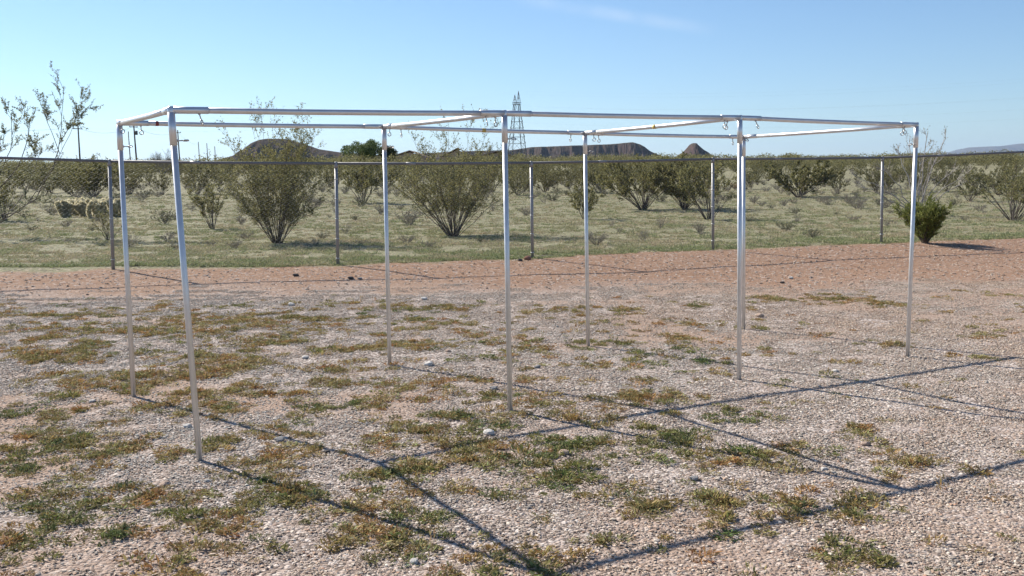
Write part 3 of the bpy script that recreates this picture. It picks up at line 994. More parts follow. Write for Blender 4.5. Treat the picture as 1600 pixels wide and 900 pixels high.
# tall open shrub leaning in over the fence at the yard's far corner
def stem_path(pxs, Y0, dY, base_r, rd, sub=3):
    pts = [pos(a, b, Y0 + dY * k / max(1, len(pxs) - 1)) for k, (a, b) in enumerate(pxs)]
    P = []
    for k in range(len(pts) - 1):
        for j in range(sub):
            P.append(pts[k].lerp(pts[k + 1], j / sub) + rand_unit(rd) * .02)
    P.append(pts[-1])
    return P, base_r
rd = random.Random(5)
b0 = at(-45, 372)
YL = b0.y
lp = []
p = at(8, 345)
put_shrub('creosote_bush', shrub(91, 1.75, 1.1, 24, (6, 9), (3, 5), 10, (.045, .022), .25, .014, flat_top=.3), p, 0, 1,
          'rounded creosote bush below the tall leaning shrub', 'bush')
for pxs, dy in (([(-45, 374), (0, 348), (55, 312), (84, 262), (92, 225), (97, 180), (100, 135)], .4), ([(40, 322), (90, 250), (118, 190), (128, 165)], .3),
                ([(-45, 374), (-25, 320), (5, 262), (20, 220), (18, 175)], -.4), ([(-45, 374), (-40, 300), (-20, 230), (-5, 180)], .2),
                ([(-45, 374), (-12, 310), (28, 260), (45, 215), (42, 180)], -.8), ([(0, 348), (40, 300), (55, 260), (66, 235)], .5),
                ([(-45, 374), (-80, 300), (-110, 220)], .5), ([(-45, 374), (-70, 300), (-60, 190)], -.3), ([(-45, 374), (-10, 340), (30, 330), (65, 305)], -.9),
                ([(92, 240), (75, 190), (62, 155)], .2), ([(92, 225), (112, 195), (140, 168)], .2), ([(-10, 300), (-5, 250), (8, 205)], .7)):
    P, r = stem_path(pxs, YL, dy, .017 if pxs[0][0] == -45 else .009, rd)
    lp.append(([q - b0 for q in P], r))
put_shrub('leaning_tree', shrub(77, 3.4, 2, paths=lp, branch=(6, 9), twig=(3, 5), leaf_per=24, leaf=(.040, .020), bare=.25, sides=5,
                                 pal=((.19, .195, .11), (.25, .245, .15), (.14, .145, .08)), twig_len=.17), b0, 0, 1,
          'tall thin leafed shrub with long slanting branches near the utility poles', 'tree')

# bleached half-dead shrub and bright green bush by the last fence post
p = at(1432, 338)
def sp(e, r, mid=None):
    e = pos(e[0], e[1], p.y + e[2]) - p
    b = Vector((0, 0, -.05)); c = Vector((e.x * .35, e.y * .35, e.z * .55))
    return [b * (1 - t) ** 2 + c * 2 * t * (1 - t) + e * t * t + rand_unit(rd) * .07 * (0 < t < 1) for t in [j / 7 for j in range(8)]], r
dp = [sp(e, r) for e, r in (((1450, 205, 0), .03), ((1400, 232, .6), .026), ((1478, 215, .5), .026), ((1345, 292, .4), .03), ((1375, 262, -.6), .028), ((1490, 268, -.5), .03),
                            ((1502, 288, .2), .028), ((1420, 225, 1), .024), ((1460, 240, -1), .024), ((1330, 270, 1), .022), ((1385, 300, -1), .026), ((1440, 250, .3), .026), ((1520, 262, .8), .02))]
put_shrub('half_dead_shrub', shrub(83, 2.6, 2, paths=dp, branch=(6, 9), twig=(3, 5), leaf_per=3, leaf=(.045, .022), bare=.35, sides=5, woodmat='deadwood',
                                    pal=((.10, .10, .055), (.14, .125, .07), (.2, .17, .12)), twig_len=.2, sparse_top=.3), p, 0, 1,
          'half dead shrub with bleached pale branches behind the bright green bush', 'bush')
p = at(1441, 379)
p.y -= .12
put_shrub('green_bush', shrub(89, .84, .54, 70, (7, 10), (4, 6), 9, (.034, .012), .12, .008, flat_top=.25, leafmat='greenbush', wig=.03, twig_len=.26,
                              pal=((.20, .225, .055), (.26, .275, .075), (.135, .16, .045)), droop=-.1), p, 0, 1,
          'bright yellow green rounded bush growing from the red dirt at the fence line', 'bush')

# grey low shrubs (bursage)
def bursage(seed, H, Rr, n, leafy=3, pal=((.24, .22, .175), (.31, .285, .225), (.17, .155, .125))):
    return shrub(seed, H, Rr, n, (5, 8), (2, 4), leafy, (.03, .014), .15, .006, flat_top=.35, leafmat='greyleaf', woodmat='greytwig', pal=pal, twig_len=.28)
BUR = [bursage(101, .6, .5, 24), bursage(102, .5, .55, 22), bursage(103, .7, .5, 20), bursage(104, .55, .6, 26, 4, ((.15, .16, .09), (.19, .185, .11), (.11, .115, .065)))]
TAN = bursage(105, .5, .42, 26, 5, ((.42, .33, .20), (.36, .27, .16), (.48, .38, .25)))
rd = random.Random(12)
bur_px = [(82, 336, 38, 0, 'grey rounded dry shrub beside the pale cholla cactus'), (258, 350, 46, 3, 'low green grey shrub on the grass by the corner of the canopy frame'),
          (640, 352, 52, 0, 'grey twiggy shrub beside the foot of the large spreading creosote'), (300, 330, 26, 2, 'thin grey shrub behind the small upright creosote'),
          (540, 365, 24, 2, 'small spiky grey shrub beside the fence post between the large creosotes'), (822, 337, 30, 0, 'grey green round shrub beside a fence post near the spreading creosote'),
          (1245, 348, 20, 2, 'tiny spiky grey shrub alone on the open grass beyond the fence'), (1327, 318, 34, 1, 'low dark grey shrub mat in front of the bleached branches'),
          (1178, 318, 26, 0, 'grey rounded shrub close beyond the doubled canopy legs')]
for px, py, w, k, lab in bur_px:
    p = at(px, py)
    s = px_size(w, p) / 1.05
    put_shrub('grey_shrub', BUR[k], p, rd.uniform(0, 6), s, lab, 'shrub')
more = [(222, 297, 24), (247, 308, 22), (232, 284, 20), (300, 300, 22), (198, 298, 22), (248, 293, 20), (375, 295, 22), (1120, 318, 22), (1190, 322, 18), (1205, 326, 14), (1225, 322, 22), (1240, 318, 20), (1280, 316, 20), (1290, 314, 18), (1197, 300, 18), (885, 305, 18), (870, 300, 16), (905, 308, 20),
        (598, 310, 28), (620, 308, 30), (525, 335, 22), (555, 345, 18), (595, 335, 30), (1350, 300, 20), (1530, 330, 26), (1490, 322, 24), (20, 330, 34), (50, 318, 26), (60, 300, 22), (1160, 350, 16), (1255, 300, 16), (850, 318, 18), (945, 305, 16), (865, 290, 14), (770, 330, 22), (1340, 290, 15)]
for px, py, w in more:
    p = at(px, py); s = px_size(w, p) / 1.05
    put_shrub('grey_shrub', BUR[rd.randint(0, 3)], p, rd.uniform(0, 6), s, 'low grey rounded shrub dotted over the desert floor beyond the fence', 'shrub', 'low grey desert shrubs')
cnt = 0
spots = [(o.location.x, o.location.y) for o in bpy.data.objects if o.parent is None and o.type == 'EMPTY' and o.name.startswith(('creosote', 'grey', 'half'))]
while cnt < 235:
    y = 19 + 60 * rd.random() ** 1.15; x = rd.uniform(-.57, .57) * y
    if y < fence_y(x) + 1.5 or any((x - a) ** 2 + (y - b) ** 2 < .9 for a, b in spots) or float(fbm(x * .12, y * .12, 90, 2)) < .36:
        continue
    spots.append((x, y)); cnt += 1
    put_shrub('grey_shrub', BUR[rd.randint(0, 3)], (x, y, gz1(x, y)), rd.uniform(0, 6), rd.uniform(.16, .5) if y < 34 else rd.uniform(.3, .95), 'low grey rounded shrub dotted over the desert floor beyond the fence', 'shrub', 'low grey desert shrubs')
for px, py, w in ((1116, 300, 22), (1148, 296, 20), (870, 285, 16), (292, 284, 16), (210, 290, 14), (655, 300, 18)):
    p = at(px, py)
    put_shrub('dry_grass_clump', TAN, p, rd.uniform(0, 6), px_size(w, p) / .9, 'pale straw coloured dry grass clump among the grey desert shrubs', 'grass clump', 'straw coloured grass clumps')

# far creosote scrub: individuals, then a mass
FARV = [shrub(200 + k, 2.2, 1.3 + .3 * (k % 4), 18 + 3 * (k % 4), (5, 8), (3, 4), 9 + k % 4, (.075, .038), .08 + .05 * (k % 3), .016, flat_top=.25 + .08 * (k % 3),
              pal=((.205, .195, .09), (.26, .245, .115), (.145, .14, .07))) for k in range(10)]
rd = random.Random(99)
placed = []
def free(x, y, r):
    return all((x - a) ** 2 + (y - b) ** 2 > (r + c) ** 2 for a, b, c in placed)
hand = [(935, 302, 70), (885, 292, 60), (1165, 296, 60), (1310, 303, 80), (1370, 302, 70), (1515, 315, 80), (1560, 305, 80), (60, 292, 80), (15, 300, 90), (220, 275, 70), (300, 278, 70),
        (640, 292, 80), (690, 288, 80), (770, 300, 60), (810, 305, 70), (520, 295, 60), (480, 285, 70), (1040, 290, 80), (1110, 287, 60), (1200, 283, 80), (360, 290, 70), (1440, 300, 90), (1480, 300, 70), (1595, 300, 70), (1280, 288, 70), (980, 285, 70)]
def top_scale(px, p):
    return min(1.5, max(.55, (pos(px, rd.gauss(250, 5) + (3 if px > 1150 else 0), p.y).z - p.z) / 2.45))
FAR_LABEL = 'dark olive creosote bush in the scrub band stretching to the far hills'
for px, py, w in hand:
    p = at(px, py); s = top_scale(px, p)
    placed.append((p.x, p.y, s * 1.2))
    put_shrub('creosote_bush', FARV[rd.randint(0, 9)], p, rd.uniform(0, 6), s, FAR_LABEL, 'bush', 'creosote scrub beyond the fence', sz=1.0)
cnt = 0; tries = 0
while cnt < 258 and tries < 20000:
    tries += 1
    y = 58 + 150 * rd.random() ** 1.35
    x = rd.uniform(-.60, .60) * y
    if not free(x, y, .9):
        continue
    px_ = 800 + x / y * FPX
    if 560 < px_ < 860 and 170 < y < 225:
        continue
    placed.append((x, y, .9)); cnt += 1
    put_shrub('creosote_bush', FARV[rd.randint(0, 9)], (x, y, gz1(x, y)), rd.uniform(0, 6), top_scale(px_, Vector((x, y, gz1(x, y)))) * rd.uniform(.72, 1.06), FAR_LABEL, 'bush', 'creosote scrub beyond the fence')
# the scrub beyond, reading as one mass
def scrub_proto(seed):
    rn = np.random.RandomState(seed)
    C = rn.normal(size=(420, 3)); C /= np.linalg.norm(C, axis=1, keepdims=True)
    C *= (rn.rand(420, 1) ** .4); C = C * np.array([1.6, 1.6, 1.0]) + np.array([0, 0, 1.15])
    C[:, 2] += .35 * rn.rand(420) ** 3
    cols = np.array([(.205, .195, .09), (.26, .245, .115), (.145, .14, .07)])[rn.randint(0, 3, 420)] * rn.uniform(.7, 1.2, (420, 1))
    return leaf_mesh('scrub_bush', C, rn.normal(size=(420, 3)) + np.array([0, 0, .6]), rn.uniform(.12, .32, 420), rn.uniform(.06, .16, 420), M['creosote'], cols, rn)
SP = [scrub_proto(300 + k) for k in range(5)]
N = 6500
y = 175 + 1500 * rs.rand(N) ** 1.5; x = rs.uniform(-.75, .75, N) * y
px_ = 800 + x / y * FPX
ok = ~((px_ > 600) & (px_ < 830) & (y < 330) & (y > 195))
x, y = x[ok], y[ok]; n = len(x)
sc = rs.uniform(.7, 1.45, n)
scatter('far_scrub', SP, np.stack([x, y, gz(x, y)], -1), np.stack([np.zeros(n), np.zeros(n), rs.uniform(0, 6.28, n)], -1), np.stack([sc, sc, sc], -1),
        rs.randint(0, 5, n), np.ones((n, 3)), 'far off olive scrub reading as one low dark band', 'scrub')

# ------------------------------------------------------------------ cholla cactus
def cholla(seed, H, n):
    rd = random.Random(seed); rn = np.random.RandomState(seed)
    core = MB(); C = []; D = []; K = []
    def joint(a, d, l, r, depth):
        b = a + d * l
        core.tube([a, a.lerp(b, .2), a.lerp(b, .75), b], [r * .6, r, r, r * .45], 7)
        for k in range(int(260 * l / .2)):
            f = rd.random(); v = rand_unit(rd); v = (v - d * v.dot(d) * .7).normalized()
            C.append(tuple(a.lerp(b, f) + v * r * 1.25)); D.append(tuple(v + d * rd.uniform(-.3, .6)))
            K.append(1)
        if depth > 0:
            for k in range(rd.randint(1, 3)):
                dd = (d * .6 + rand_unit(rd) * .8 + Vector((0, 0, .7))).normalized()
                joint(b.lerp(a, rd.uniform(0, .3)), dd, l * rd.uniform(.7, 1), r * .92, depth - 1)
    for k in range(n):
        a = rd.uniform(0, 6.28)
        joint(Vector((math.cos(a) * .08, math.sin(a) * .08, -.03)), Vector((math.cos(a) * .5, math.sin(a) * .5, 1)).normalized(), H * .36, .045, 2)
    nn = len(C)
    cols = np.array([(.78, .72, .52), (.66, .6, .42), (.50, .46, .30)])[rn.randint(0, 3, nn)]
    return core.mesh('stem', M['chollacore'], True), leaf_mesh('spines', C, D, rn.uniform(.06, .10, nn), rn.uniform(.016, .028, nn), M['cholla'], cols, rn)
CH = [cholla(400 + k, .72, 5 + k % 2) for k in range(4)]
rd = random.Random(3)
for k, (px, py) in enumerate(((104, 339), (118, 336), (133, 338), (146, 341), (157, 335), (172, 336), (183, 338), (164, 330))):
    p = at(px, py)
    o = empty('cholla_cactus', p, rd.uniform(0, 6)); s = rd.uniform(.85, 1.15); o.scale = (s, s, s)
    a, b = CH[k % 4]
    link('stem', a, o); link('spines', b, o)
    tag(o, 'pale spiny cholla cactus with upright fuzzy joints in the low clump beyond the fence', 'cactus', 'cholla cactus clump')

# ------------------------------------------------------------------ trees by the houses
def leafy_tree(seed, H, Wd, nleaf, pal, trunk_h):
    rd = random.Random(seed); rn = np.random.RandomState(seed)
    tr = MB()
    tr.tube([(0, 0, -.2), (.05, 0, trunk_h * .5), (0, .05, trunk_h)], [H * .03, H * .024, H * .02], 7)
    lob = []
    for k in range(16):
        a = rd.uniform(0, 6.28); s = math.sqrt(rd.random())
        c = Vector((math.cos(a) * s * Wd * .36, math.sin(a) * s * Wd * .36, trunk_h + (H - trunk_h) * rd.uniform(.25, .82 - .3 * s)))
        lob.append((c, H * rd.uniform(.13, .2)))
        tr.tube([(0, .05, trunk_h * .9), tuple(c * .5 + Vector((0, 0, trunk_h * .5))), tuple(c)], [H * .014, H * .009, H * .004], 5)
    C = []
    for k in range(nleaf):
        c, r = lob[rd.randrange(len(lob))]
        C.append(tuple(c + rand_unit(rd) * r * rd.random() ** .35))
    C = np.array(C)
    cols = np.array(pal)[rn.randint(0, len(pal), nleaf)] * rn.uniform(.75, 1.25, (nleaf, 1))
    lm = leaf_mesh('crown', C, rn.normal(size=(nleaf, 3)), rn.uniform(.25, .5, nleaf), rn.uniform(.1, .22, nleaf), M['treeleaf'], cols, rn)
    return tr.mesh('trunk', M['bark'], True), lm
def put_tree(px, Y, top, w, seed, pal, label):
    q = pos(px, 255, Y); z = gz1(q.x, Y)
    H = pos(px, top, Y).z - z
    a, b = leafy_tree(seed, H, w * Y / FPX, 5200, pal, H * .28)
    o = empty('tree', (q.x, Y, z)); link('trunk', a, o); link('crown', b, o)
    tag(o, label, 'tree')
G1 = ((.13, .17, .06), (.17, .21, .085), (.095, .13, .05))
G2 = ((.085, .10, .045), (.12, .13, .06), (.065, .075, .035))
put_tree(562, 205, 209, 62, 501, G1, 'round bright green tree standing between the large creosotes beside the houses')
put_tree(584, 212, 214, 44, 502, G1, 'smaller green tree joined to the right of the round green tree')
put_tree(608, 200, 224, 30, 503, G2, 'dark olive tree beside the canopy leg, next to the house roofs')
# leafless tree
q = pos(252, 250, 120); z = gz1(q.x, 120)
rd = random.Random(8)
bt = MB()
def grow(p, d, l, r, dep):
    e = p + d * l
    bt.tube([p, p.lerp(e, .5) + rand_unit(rd) * l * .06, e], [r, r * .85, r * .65], 4, cap=False)
    if dep:
        for k in range(rd.randint(3, 4)):
            grow(p.lerp(e, rd.uniform(.55, 1)), (d + rand_unit(rd) * .55 + Vector((0, 0, .12))).normalized(), l * rd.uniform(.62, .85), r * .56, dep - 1)
for k in range(7):
    a = 6.28 * k / 7
    grow(Vector((0, 0, -.1)), Vector((math.cos(a) * .55, math.sin(a) * .55, 1)).normalized(), 1.35, .045, 4)
tr_o = empty('leafless_tree', (q.x, 120, z))
link('branches', bt.mesh('branches', M['greytwig'], True), tr_o)
tag(tr_o, 'grey leafless tree with fanned twigs between the utility poles', 'tree')

# ------------------------------------------------------------------ houses
def house(px0, px1, apex_px, y_apex, y_eave, Y, depth, label, hip=False):
    a = pos(px0, y_eave, Y); b = pos(px1, y_eave, Y); c = pos(apex_px, y_apex, Y)
    z0 = min(gz1(a.x, Y), gz1(b.x, Y)) - .1
    o = empty('house', ((a.x + b.x) / 2, Y, z0))
    cx = (a.x + b.x) / 2
    hw = (b.x - a.x) / 2; ez = a.z - z0; az = c.z - z0; ax_ = c.x - cx
    w = MB().box((0, depth / 2 + .3, ez / 2), hw * 2 - .9, depth, ez)
    i = len(w.v)
    w.v += [(-hw + .45, .3, ez), (hw - .45, .3, ez), (ax_, .3, az - .3)]
    w.f.append((i, i + 1, i + 2))
    link('wall', w.mesh('wall', M['stucco']), o)
    r = MB(); t = .22
    for (x0, z0_, x1, z1_) in ((-hw, ez, ax_, az), (ax_, az, hw, ez)):
        k = len(r.v)
        for yy in (-.25, depth + .6):
            for dz in (0, t):
                r.v += [(x0, yy, z0_ + dz), (x1, yy, z1_ + dz)]
        r.f += [(k, k + 1, k + 3, k + 2), (k + 4, k + 6, k + 7, k + 5), (k + 2, k + 3, k + 7, k + 6), (k, k + 4, k + 5, k + 1), (k, k + 2, k + 6, k + 4), (k + 1, k + 5, k + 7, k + 3)]
    link('roof', r.mesh('roof', M['roof']), o)
    for fx in (-.45, .1, .5):
        m = MB().box((fx * hw, .27, ez * .55), 1.4, .1, 1.2)
        wi = link('window', m.mesh('window', M['pane']), o)
        fr_ = MB().box((fx * hw, .24, ez * .55 - .66), 1.6, .16, .12)
        link('sill', fr_.mesh('sill', M['stucco']), wi)
    tag(o, label, 'house')
house(728, 823, 776, 237, 250, 215, 14, 'low stucco house with wide brown gable roof below the lattice tower')
house(688, 742, 715, 232, 246, 240, 12, 'stucco house with small steep brown gable between two other roofs')
house(605, 668, 640, 236, 247, 250, 16, 'low house with reddish brown roof behind the dark olive tree')

# ------------------------------------------------------------------ utility poles and tower
def upole(px, top, Y, r, label, arm=True, lean=0.0, group=None):
    q = pos(px, 250, Y); z = gz1(q.x, Y); h = pos(px, top, Y).z - z
    o = empty('utility_pole', (q.x, Y, z))
    link('pole', MB().tube([(0, 0, -1), (lean * h, 0, h)], [r, r * .65], 8).mesh('pole', M['polewood'], True), o)
    if arm:
        link('crossarm', MB().box((lean * h * .93, -.2, h * .93), 1.9, .12, .14, .9).mesh('crossarm', M['polewood']), o)
        for s in (-.8, .8):
            link('insulator', MB().tube([(lean * h * .93 + s * math.cos(.9), -.2 + s * math.sin(.9), h * .93 + .06), (lean * h * .93 + s * math.cos(.9), -.2 + s * math.sin(.9), h * .93 + .3)], .06, 6).mesh('insulator', M['towersteel'], True), o)
    else:
        link('cap', MB().tube([(lean * h, 0, h), (lean * h, 0, h + .12)], [r * .75, r * .5], 8).mesh('cap', M['towersteel'], True), o)
    tag(o, label, 'utility pole', group)
    return Vector((q.x + lean * h, Y, z + h * .95))
PL = []
PL.append(upole(125, 196, 190, .19, 'wooden utility pole behind the tall leaning shrub', True))
PL.append(upole(214, 193, 200, .2, 'tallest wooden utility pole with a transformer beside the leafless tree', True, -.03))
PL.append(upole(204, 206, 260, .17, 'shorter plain wooden pole next to the tallest utility pole', False, -.02))
PL.append(upole(281, 203, 240, .2, 'wooden utility pole between the leafless tree and the small distant poles', True, -.02))
for px, top in ((312, 222), (325, 224), (337, 229)):
    PL.append(upole(px, top, 420, .22, 'short distant wooden utility pole in the row by the dark hill', False, -.02, 'distant utility poles'))
tx = bpy.data.objects['utility_pole.001']
h = 0.86 * (PL[1].z - tx.location.z) / .95
link('transformer', MB().tube([(.25, -.25, h - .9), (.25, -.25, h - .1)], .28, 10).mesh('transformer', M['towersteel'], True), tx)

def wire_obj(a, b, sag, r, label, group):
    P = []
    for k in range(25):
        t = k / 24
        p = a.lerp(b, t); p.z -= sag * 4 * t * (1 - t)
        P.append(p)
    me = MB().tube(P, r, 3, cap=False).mesh('power_line', M['cable'])
    tag(link('power_line', me), label, 'power line', group)

TY = 520.0
tq = pos(808, 250, TY); tz = gz1(tq.x, TY)
tw = empty('lattice_tower', (tq.x, TY, tz), .32)
tag(tw, 'steel lattice transmission tower with twin peaks rising behind the houses', 'tower')
def hz(py):
    return pos(806, py, TY).z - tz
LEV = [(0, 8.6), (hz(236), 6.6), (hz(224), 5.9), (hz(214), 5.3), (hz(200), 4.5), (hz(190), 3.9), (hz(178), 3.2), (hz(163), 2.4)]
cor = ((-1, -1), (1, -1), (1, 1), (-1, 1))
for cx_, cy_ in cor:
    link('leg', MB().tube([(cx_ * w * .56, cy_ * w * .56, z) for z, w in LEV], .19, 5).mesh('leg', M['towersteel']), tw)
for k in range(len(LEV)):
    z, w = LEV[k]; w *= .62
    for s in range(4):
        (ax0, ay0), (ax1, ay1) = cor[s], cor[(s + 1) % 4]
        if k:
            link('horizontal_brace', MB().tube([(ax0 * w, ay0 * w, z), (ax1 * w, ay1 * w, z)], .09, 4).mesh('horizontal_brace', M['towersteel']), tw)
        if k < len(LEV) - 1:
            z2, w2 = LEV[k + 1]; w2 *= .62
            mid = ((ax0 + ax1) / 2 * w2, (ay0 + ay1) / 2 * w2, z2)
            m = MB().tube([(ax0 * w, ay0 * w, z), mid], .075, 4).tube([(ax1 * w, ay1 * w, z), mid], .075, 4)
            link('diagonal_brace', m.mesh('diagonal_brace', M['towersteel']), tw)
zc, wc = LEV[-1]
ar = MB()
for s in (-1, 1):
    ar.tube([(-2.1, s * 1.1, zc), (2.1, s * 1.1, zc)], .13, 4).tube([(-2.1, s * 1.1, zc + .9), (2.1, s * 1.1, zc + .9)], .11, 4)
    for k in range(-2, 2):
        ar.tube([(k, s * 1.1, zc), (k + 1, s * 1.1, zc + .9)], .07, 4)
link('crossarm', ar.mesh('crossarm', M['towersteel']), tw)
for s, top in ((-1, 148), (1, 142)):
    zt = hz(top); pk = MB()
    c = Vector((s * 1.0, 0, zt))
    for dx, dy in ((-1, -1.2), (1, -1.2), (1, 1.2), (-1, 1.2)):
        pk.tube([(s * 1.1 + dx * .8, dy, zc + .4), tuple(c)], .1, 4)
    for f in (.33, .66):
        for dx in (-1, 1):
            for dy in (-1.2, 1.2):
                a = Vector((s * 1.1 + dx * .8, dy, zc + .4)).lerp(c, f); b = Vector((s * 1.1 - dx * .8, dy, zc + .4)).lerp(c, f + .2)
                pk.tube([a, b], .06, 3)
    link('peak', pk.mesh('peak', M['towersteel']), tw)
T0 = Vector((tq.x, TY, tz))
for k, (py, off) in enumerate(((142, 1.4), (147, -1.4), (165, 3.0), (165, -3.0), (178, 3.2), (190, -3.6))):
    a = T0 + Vector((off * .95, off * .31, hz(py)))
    wire_obj(a, Vector((a.x + 330, a.y - 210, a.z + 2)), 9, .010, 'thin power cable strung from the lattice tower across the sky', 'tower power cables')
    wire_obj(a, Vector((a.x - 330, a.y + 150, a.z + 1)), 9, .010, 'thin power cable strung from the lattice tower across the sky', 'tower power cables')
for a, b in ((0, 1), (1, 3), (3, 4)):
    wire_obj(PL[a], PL[b], 1.2, .022, 'sagging cable between the wooden utility poles', 'utility pole cables')
wire_obj(PL[0], PL[0] + Vector((-60, -10, .5)), 1.2, .022, 'sagging cable between the wooden utility poles', 'utility pole cables')

# ------------------------------------------------------------------ loose rocks in the yard
def rock_mesh(seed, m):
    import bmesh
    rn = np.random.RandomState(seed)
    bm = bmesh.new()
    bmesh.ops.create_icosphere(bm, subdivisions=2, radius=.5)
    k = rn.normal(size=(7, 3))
    for v in bm.verts:
        d = 1.0
        for q in k:
            qn = q / np.linalg.norm(q)
            t = v.co.normalized().dot(Vector(qn))
            if t > .62:
                d = min(d, .62 / t * 1.12)
        v.co *= d * (1 + rn.uniform(-.035, .035))
        v.co.y *= .8; v.co.z *= .58
    me = bpy.data.meshes.new('rock'); bm.to_mesh(me); bm.free()
    me.materials.append(m)
    return me
RK = {k: [rock_mesh(i + j * 10, M['rock_' + k]) for i in range(2)] for j, k in enumerate(('white', 'grey', 'dark', 'tan', 'red'))}
ROCKS = [(765, 682, 22, 'white', 'white flat rock lying near the middle front leg of the canopy frame'), (437, 692, 20, 'grey', 'largest grey rock, lying beside the corner front leg'),
         (293, 669, 15, 'white', 'pale rock just behind the corner front leg'), (511, 708, 12, 'dark', 'small black rock where two canopy shadows meet'),
         (648, 884, 17, 'white', 'pale round rock beside the shadow corner and green weeds'), (880, 712, 19, 'tan', 'brown rock beside orange weeds near the middle front leg'),
         (670, 572, 17, 'white', 'long pale rock beside the foot of the second rear leg'), (771, 611, 15, 'grey', 'pale grey rock leaning by green weeds behind the middle front leg'),
         (258, 759, 18, 'tan', 'long brownish rock buried in gravel left of weeds by the corner leg'), (220, 788, 14, 'red', 'reddish brown rock beside a patch of weeds'),
         (1214, 698, 18, 'tan', 'tan rock beside a dark rock at the edge of rusty weeds'), (1229, 697, 14, 'dark', 'dark rock touching a tan rock at the edge of rusty weeds'),
         (1288, 734, 12, 'white', 'small white rock beside a long thin canopy shadow'), (1084, 752, 17, 'grey', 'grey rock between rusty weed mats'),
         (1352, 698, 15, 'tan', 'tan pebble sized rock beside rusty weeds'), (1278, 826, 13, 'tan', 'pale tan rock in front of rusty weeds'),
         (462, 432, 11, 'dark', 'dark stone alone on the red dirt near the second fence post'), (548, 436, 12, 'dark', 'dark stone beside a grey stone on the red dirt'),
         (562, 437, 9, 'grey', 'grey stone beside a dark stone on the red dirt'), (813, 408, 10, 'dark', 'dark clod at the foot of the middle fence post'),
         (824, 406, 13, 'red', 'red brown stone at the foot of the middle fence post'), (1222, 443, 9, 'dark', 'dark stone on bare gravel between the end canopy legs'),
         (1187, 496, 14, 'tan', 'brown stone beside the doubled canopy legs'), (456, 478, 12, 'white', 'white stone on the clean gravel behind the canopy'),
         (663, 469, 12, 'white', 'white flat stone on the clean gravel near the second rear leg'), (1236, 436, 9, 'white', 'white chip beside a tan chip on the dirt'),
         (1266, 435, 8, 'tan', 'tan chip beside a white chip on the dirt'), (1000, 712, 12, 'tan', 'small brown rock between weed tufts in the canopy shadow'),
         (1305, 583, 10, 'white', 'pale stone near the crossing of two canopy shadows'), (145, 628, 11, 'white', 'white rock near the corner rear leg'), (320, 540, 10, 'white', 'white rock behind the corner front leg'),
         (478, 561, 13, 'white', 'flat white rock among rusty weeds'), (700, 550, 9, 'tan', 'tan stone among rusty weeds'), (840, 575, 12, 'grey', 'grey stone between the middle legs'),
         (650, 497, 10, 'grey', 'blue grey stone near the second rear leg'), (530, 385, 0, 'red', '')]
rd = random.Random(6)
for px, py, w, k, lab in ROCKS:
    if not w:
        continue
    p = at(px, py)
    o = link('rock', RK[k][rd.randint(0, 1)])
    s = px_size(w, p) * 1.08
    o.location = (p.x, p.y, p.z + s * .14)
    o.rotation_euler = (rd.uniform(-.15, .15), rd.uniform(-.15, .15), rd.uniform(-.6, .6))
    o.scale = (s, s, s * rd.uniform(.8, 1.1))
    tag(o, lab, 'rock')

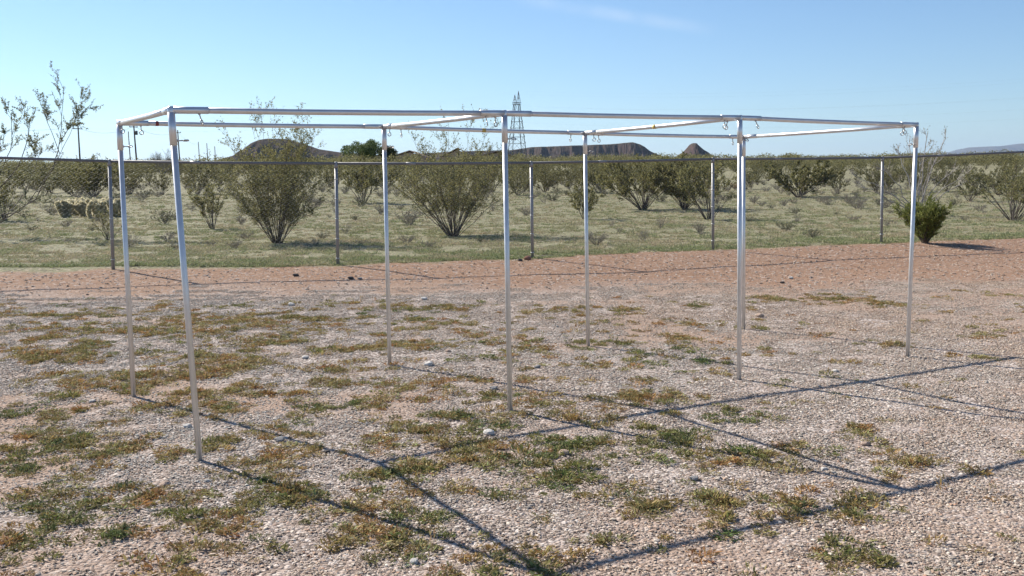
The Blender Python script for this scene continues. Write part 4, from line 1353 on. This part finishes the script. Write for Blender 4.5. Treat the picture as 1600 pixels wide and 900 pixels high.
# ------------------------------------------------------------------ hills and far range
def hill(name, prof, Y, depth, m, label, cliff=0.0, amp=.08, nu=160, nv=40, seed=0, base=None):
    """prof: list of (px, py) of the skyline; a solid ridge standing at distance Y"""
    pxs = np.array([a for a, b in prof], float); pys = np.array([b for a, b in prof], float)
    U = np.linspace(pxs[0], pxs[-1], nu)
    TOP = np.interp(U, pxs, pys)
    pts = [pos(a, b, Y) for a, b in zip(U, TOP)]
    X = np.array([q.x for q in pts]); Zt = np.array([q.z for q in pts])
    z0 = -8.0 if base is None else base
    Vv = np.linspace(0, 1, nv)
    tal = np.clip(Vv / .5, 0, 1)
    if cliff:
        sh = np.where(tal < .72, tal / .72 * (1 - cliff), np.where(tal < .82, (1 - cliff) + (tal - .72) / .10 * cliff, 1.0))
    else:
        sh = np.sin(tal * math.pi / 2) ** 1.15
    back = np.clip((Vv - .62) / .38, 0, 1)
    sh = sh * (1 - back ** 1.5)
    UX, SV = np.meshgrid(X, Vv)
    f = 1.0 / (depth * .10)
    flute = fbm(UX * f * 1.3, SV * 2.2, seed + 1, 5) - .5
    SH = np.interp(np.clip(SV + flute * .16 * np.clip(SV / .2, 0, 1) * (SV < .58), 0, 1), Vv, sh)
    Hh = Zt[None, :] - z0
    rough = (fbm(UX * f * 3, SV * depth * f * 3, seed + 5, 5) - .5) * amp
    ZZ = z0 + Hh * np.clip(SH + rough * SH * (1 - SH) * 2.2, 0, 1.0)
    YY = Y - depth * .5 + SV * depth
    N_ = np.stack([UX, YY, ZZ], -1).reshape(-1, 3)
    c = N_.mean(0); c[2] = 0
    I = np.arange(nu * nv).reshape(nv, nu)
    F = np.stack([I[:-1, :-1], I[:-1, 1:], I[1:, 1:], I[1:, :-1]], -1).reshape(-1, 4)
    me = np_mesh(name, N_ - c, F, m, smooth=False)
    tag(link(name, me, None, c), label, 'hill', kind='structure')
hill('hill', [(315, 264), (350, 252), (375, 242), (393, 230), (405, 221), (420, 216.5), (445, 217), (465, 223), (490, 232), (530, 238), (580, 241), (640, 250), (700, 262)], 3000, 700, M['mesa'],
     'dark domed hill behind the large creosote bush', 0, .7, seed=4)
hill('mesa', [(560, 258), (600, 247), (640, 241), (690, 238.5), (735, 237), (770, 236), (800, 235), (830, 230.5), (880, 229), (910, 227.5), (950, 226), (985, 223), (996, 226), (1004, 230), (1014, 237), (1030, 244), (1060, 254), (1090, 264)], 4200, 1100, M['mesa'],
     'long flat topped mesa with dark cliff bands', .36, .5, nu=320, nv=70, seed=14)
hill('butte', [(1020, 264), (1046, 250), (1060, 243.5), (1070, 237.5), (1076, 231), (1080, 226), (1084, 223.5), (1088, 223.5), (1092, 227), (1100, 234.5), (1108, 239.5), (1116, 245), (1130, 254), (1146, 264)], 3600, 330, M['mesa'],
     'small pointed conical butte', 0, .25, seed=24)
hill('far_range', [(1040, 262), (1120, 256), (1170, 249), (1230, 247.5), (1300, 246.5), (1380, 243), (1440, 239), (1500, 237.5), (1512, 233), (1530, 229.5), (1575, 228), (1610, 223.5), (1680, 219), (1760, 221), (1860, 232), (1960, 245)], 36000, 7000, M['range'],
     'long blue mountain range fading in haze on the horizon', 0, .4, nu=260, nv=40, seed=34, base=-90)

# ------------------------------------------------------------------ haze
hb = MB().box((0, 28000, 600), 89000, 62600, 1900)
hm = bpy.data.materials.new('haze_air'); hm.use_nodes = True
hn = hm.node_tree
hn.nodes.clear()
pv = hn.nodes.new('ShaderNodeVolumePrincipled'); ho = hn.nodes.new('ShaderNodeOutputMaterial')
pv.inputs['Color'].default_value = (0.56, 0.74, 1.0, 1)
pv.inputs['Density'].default_value = 1.6e-5
pv.inputs['Anisotropy'].default_value = 0.3
hn.links.new(pv.outputs[0], ho.inputs['Volume'])
hz_o = link('haze', hb.mesh('haze', hm))
tag(hz_o, 'thin pale blue haze in the air over the desert', 'haze', kind='stuff')
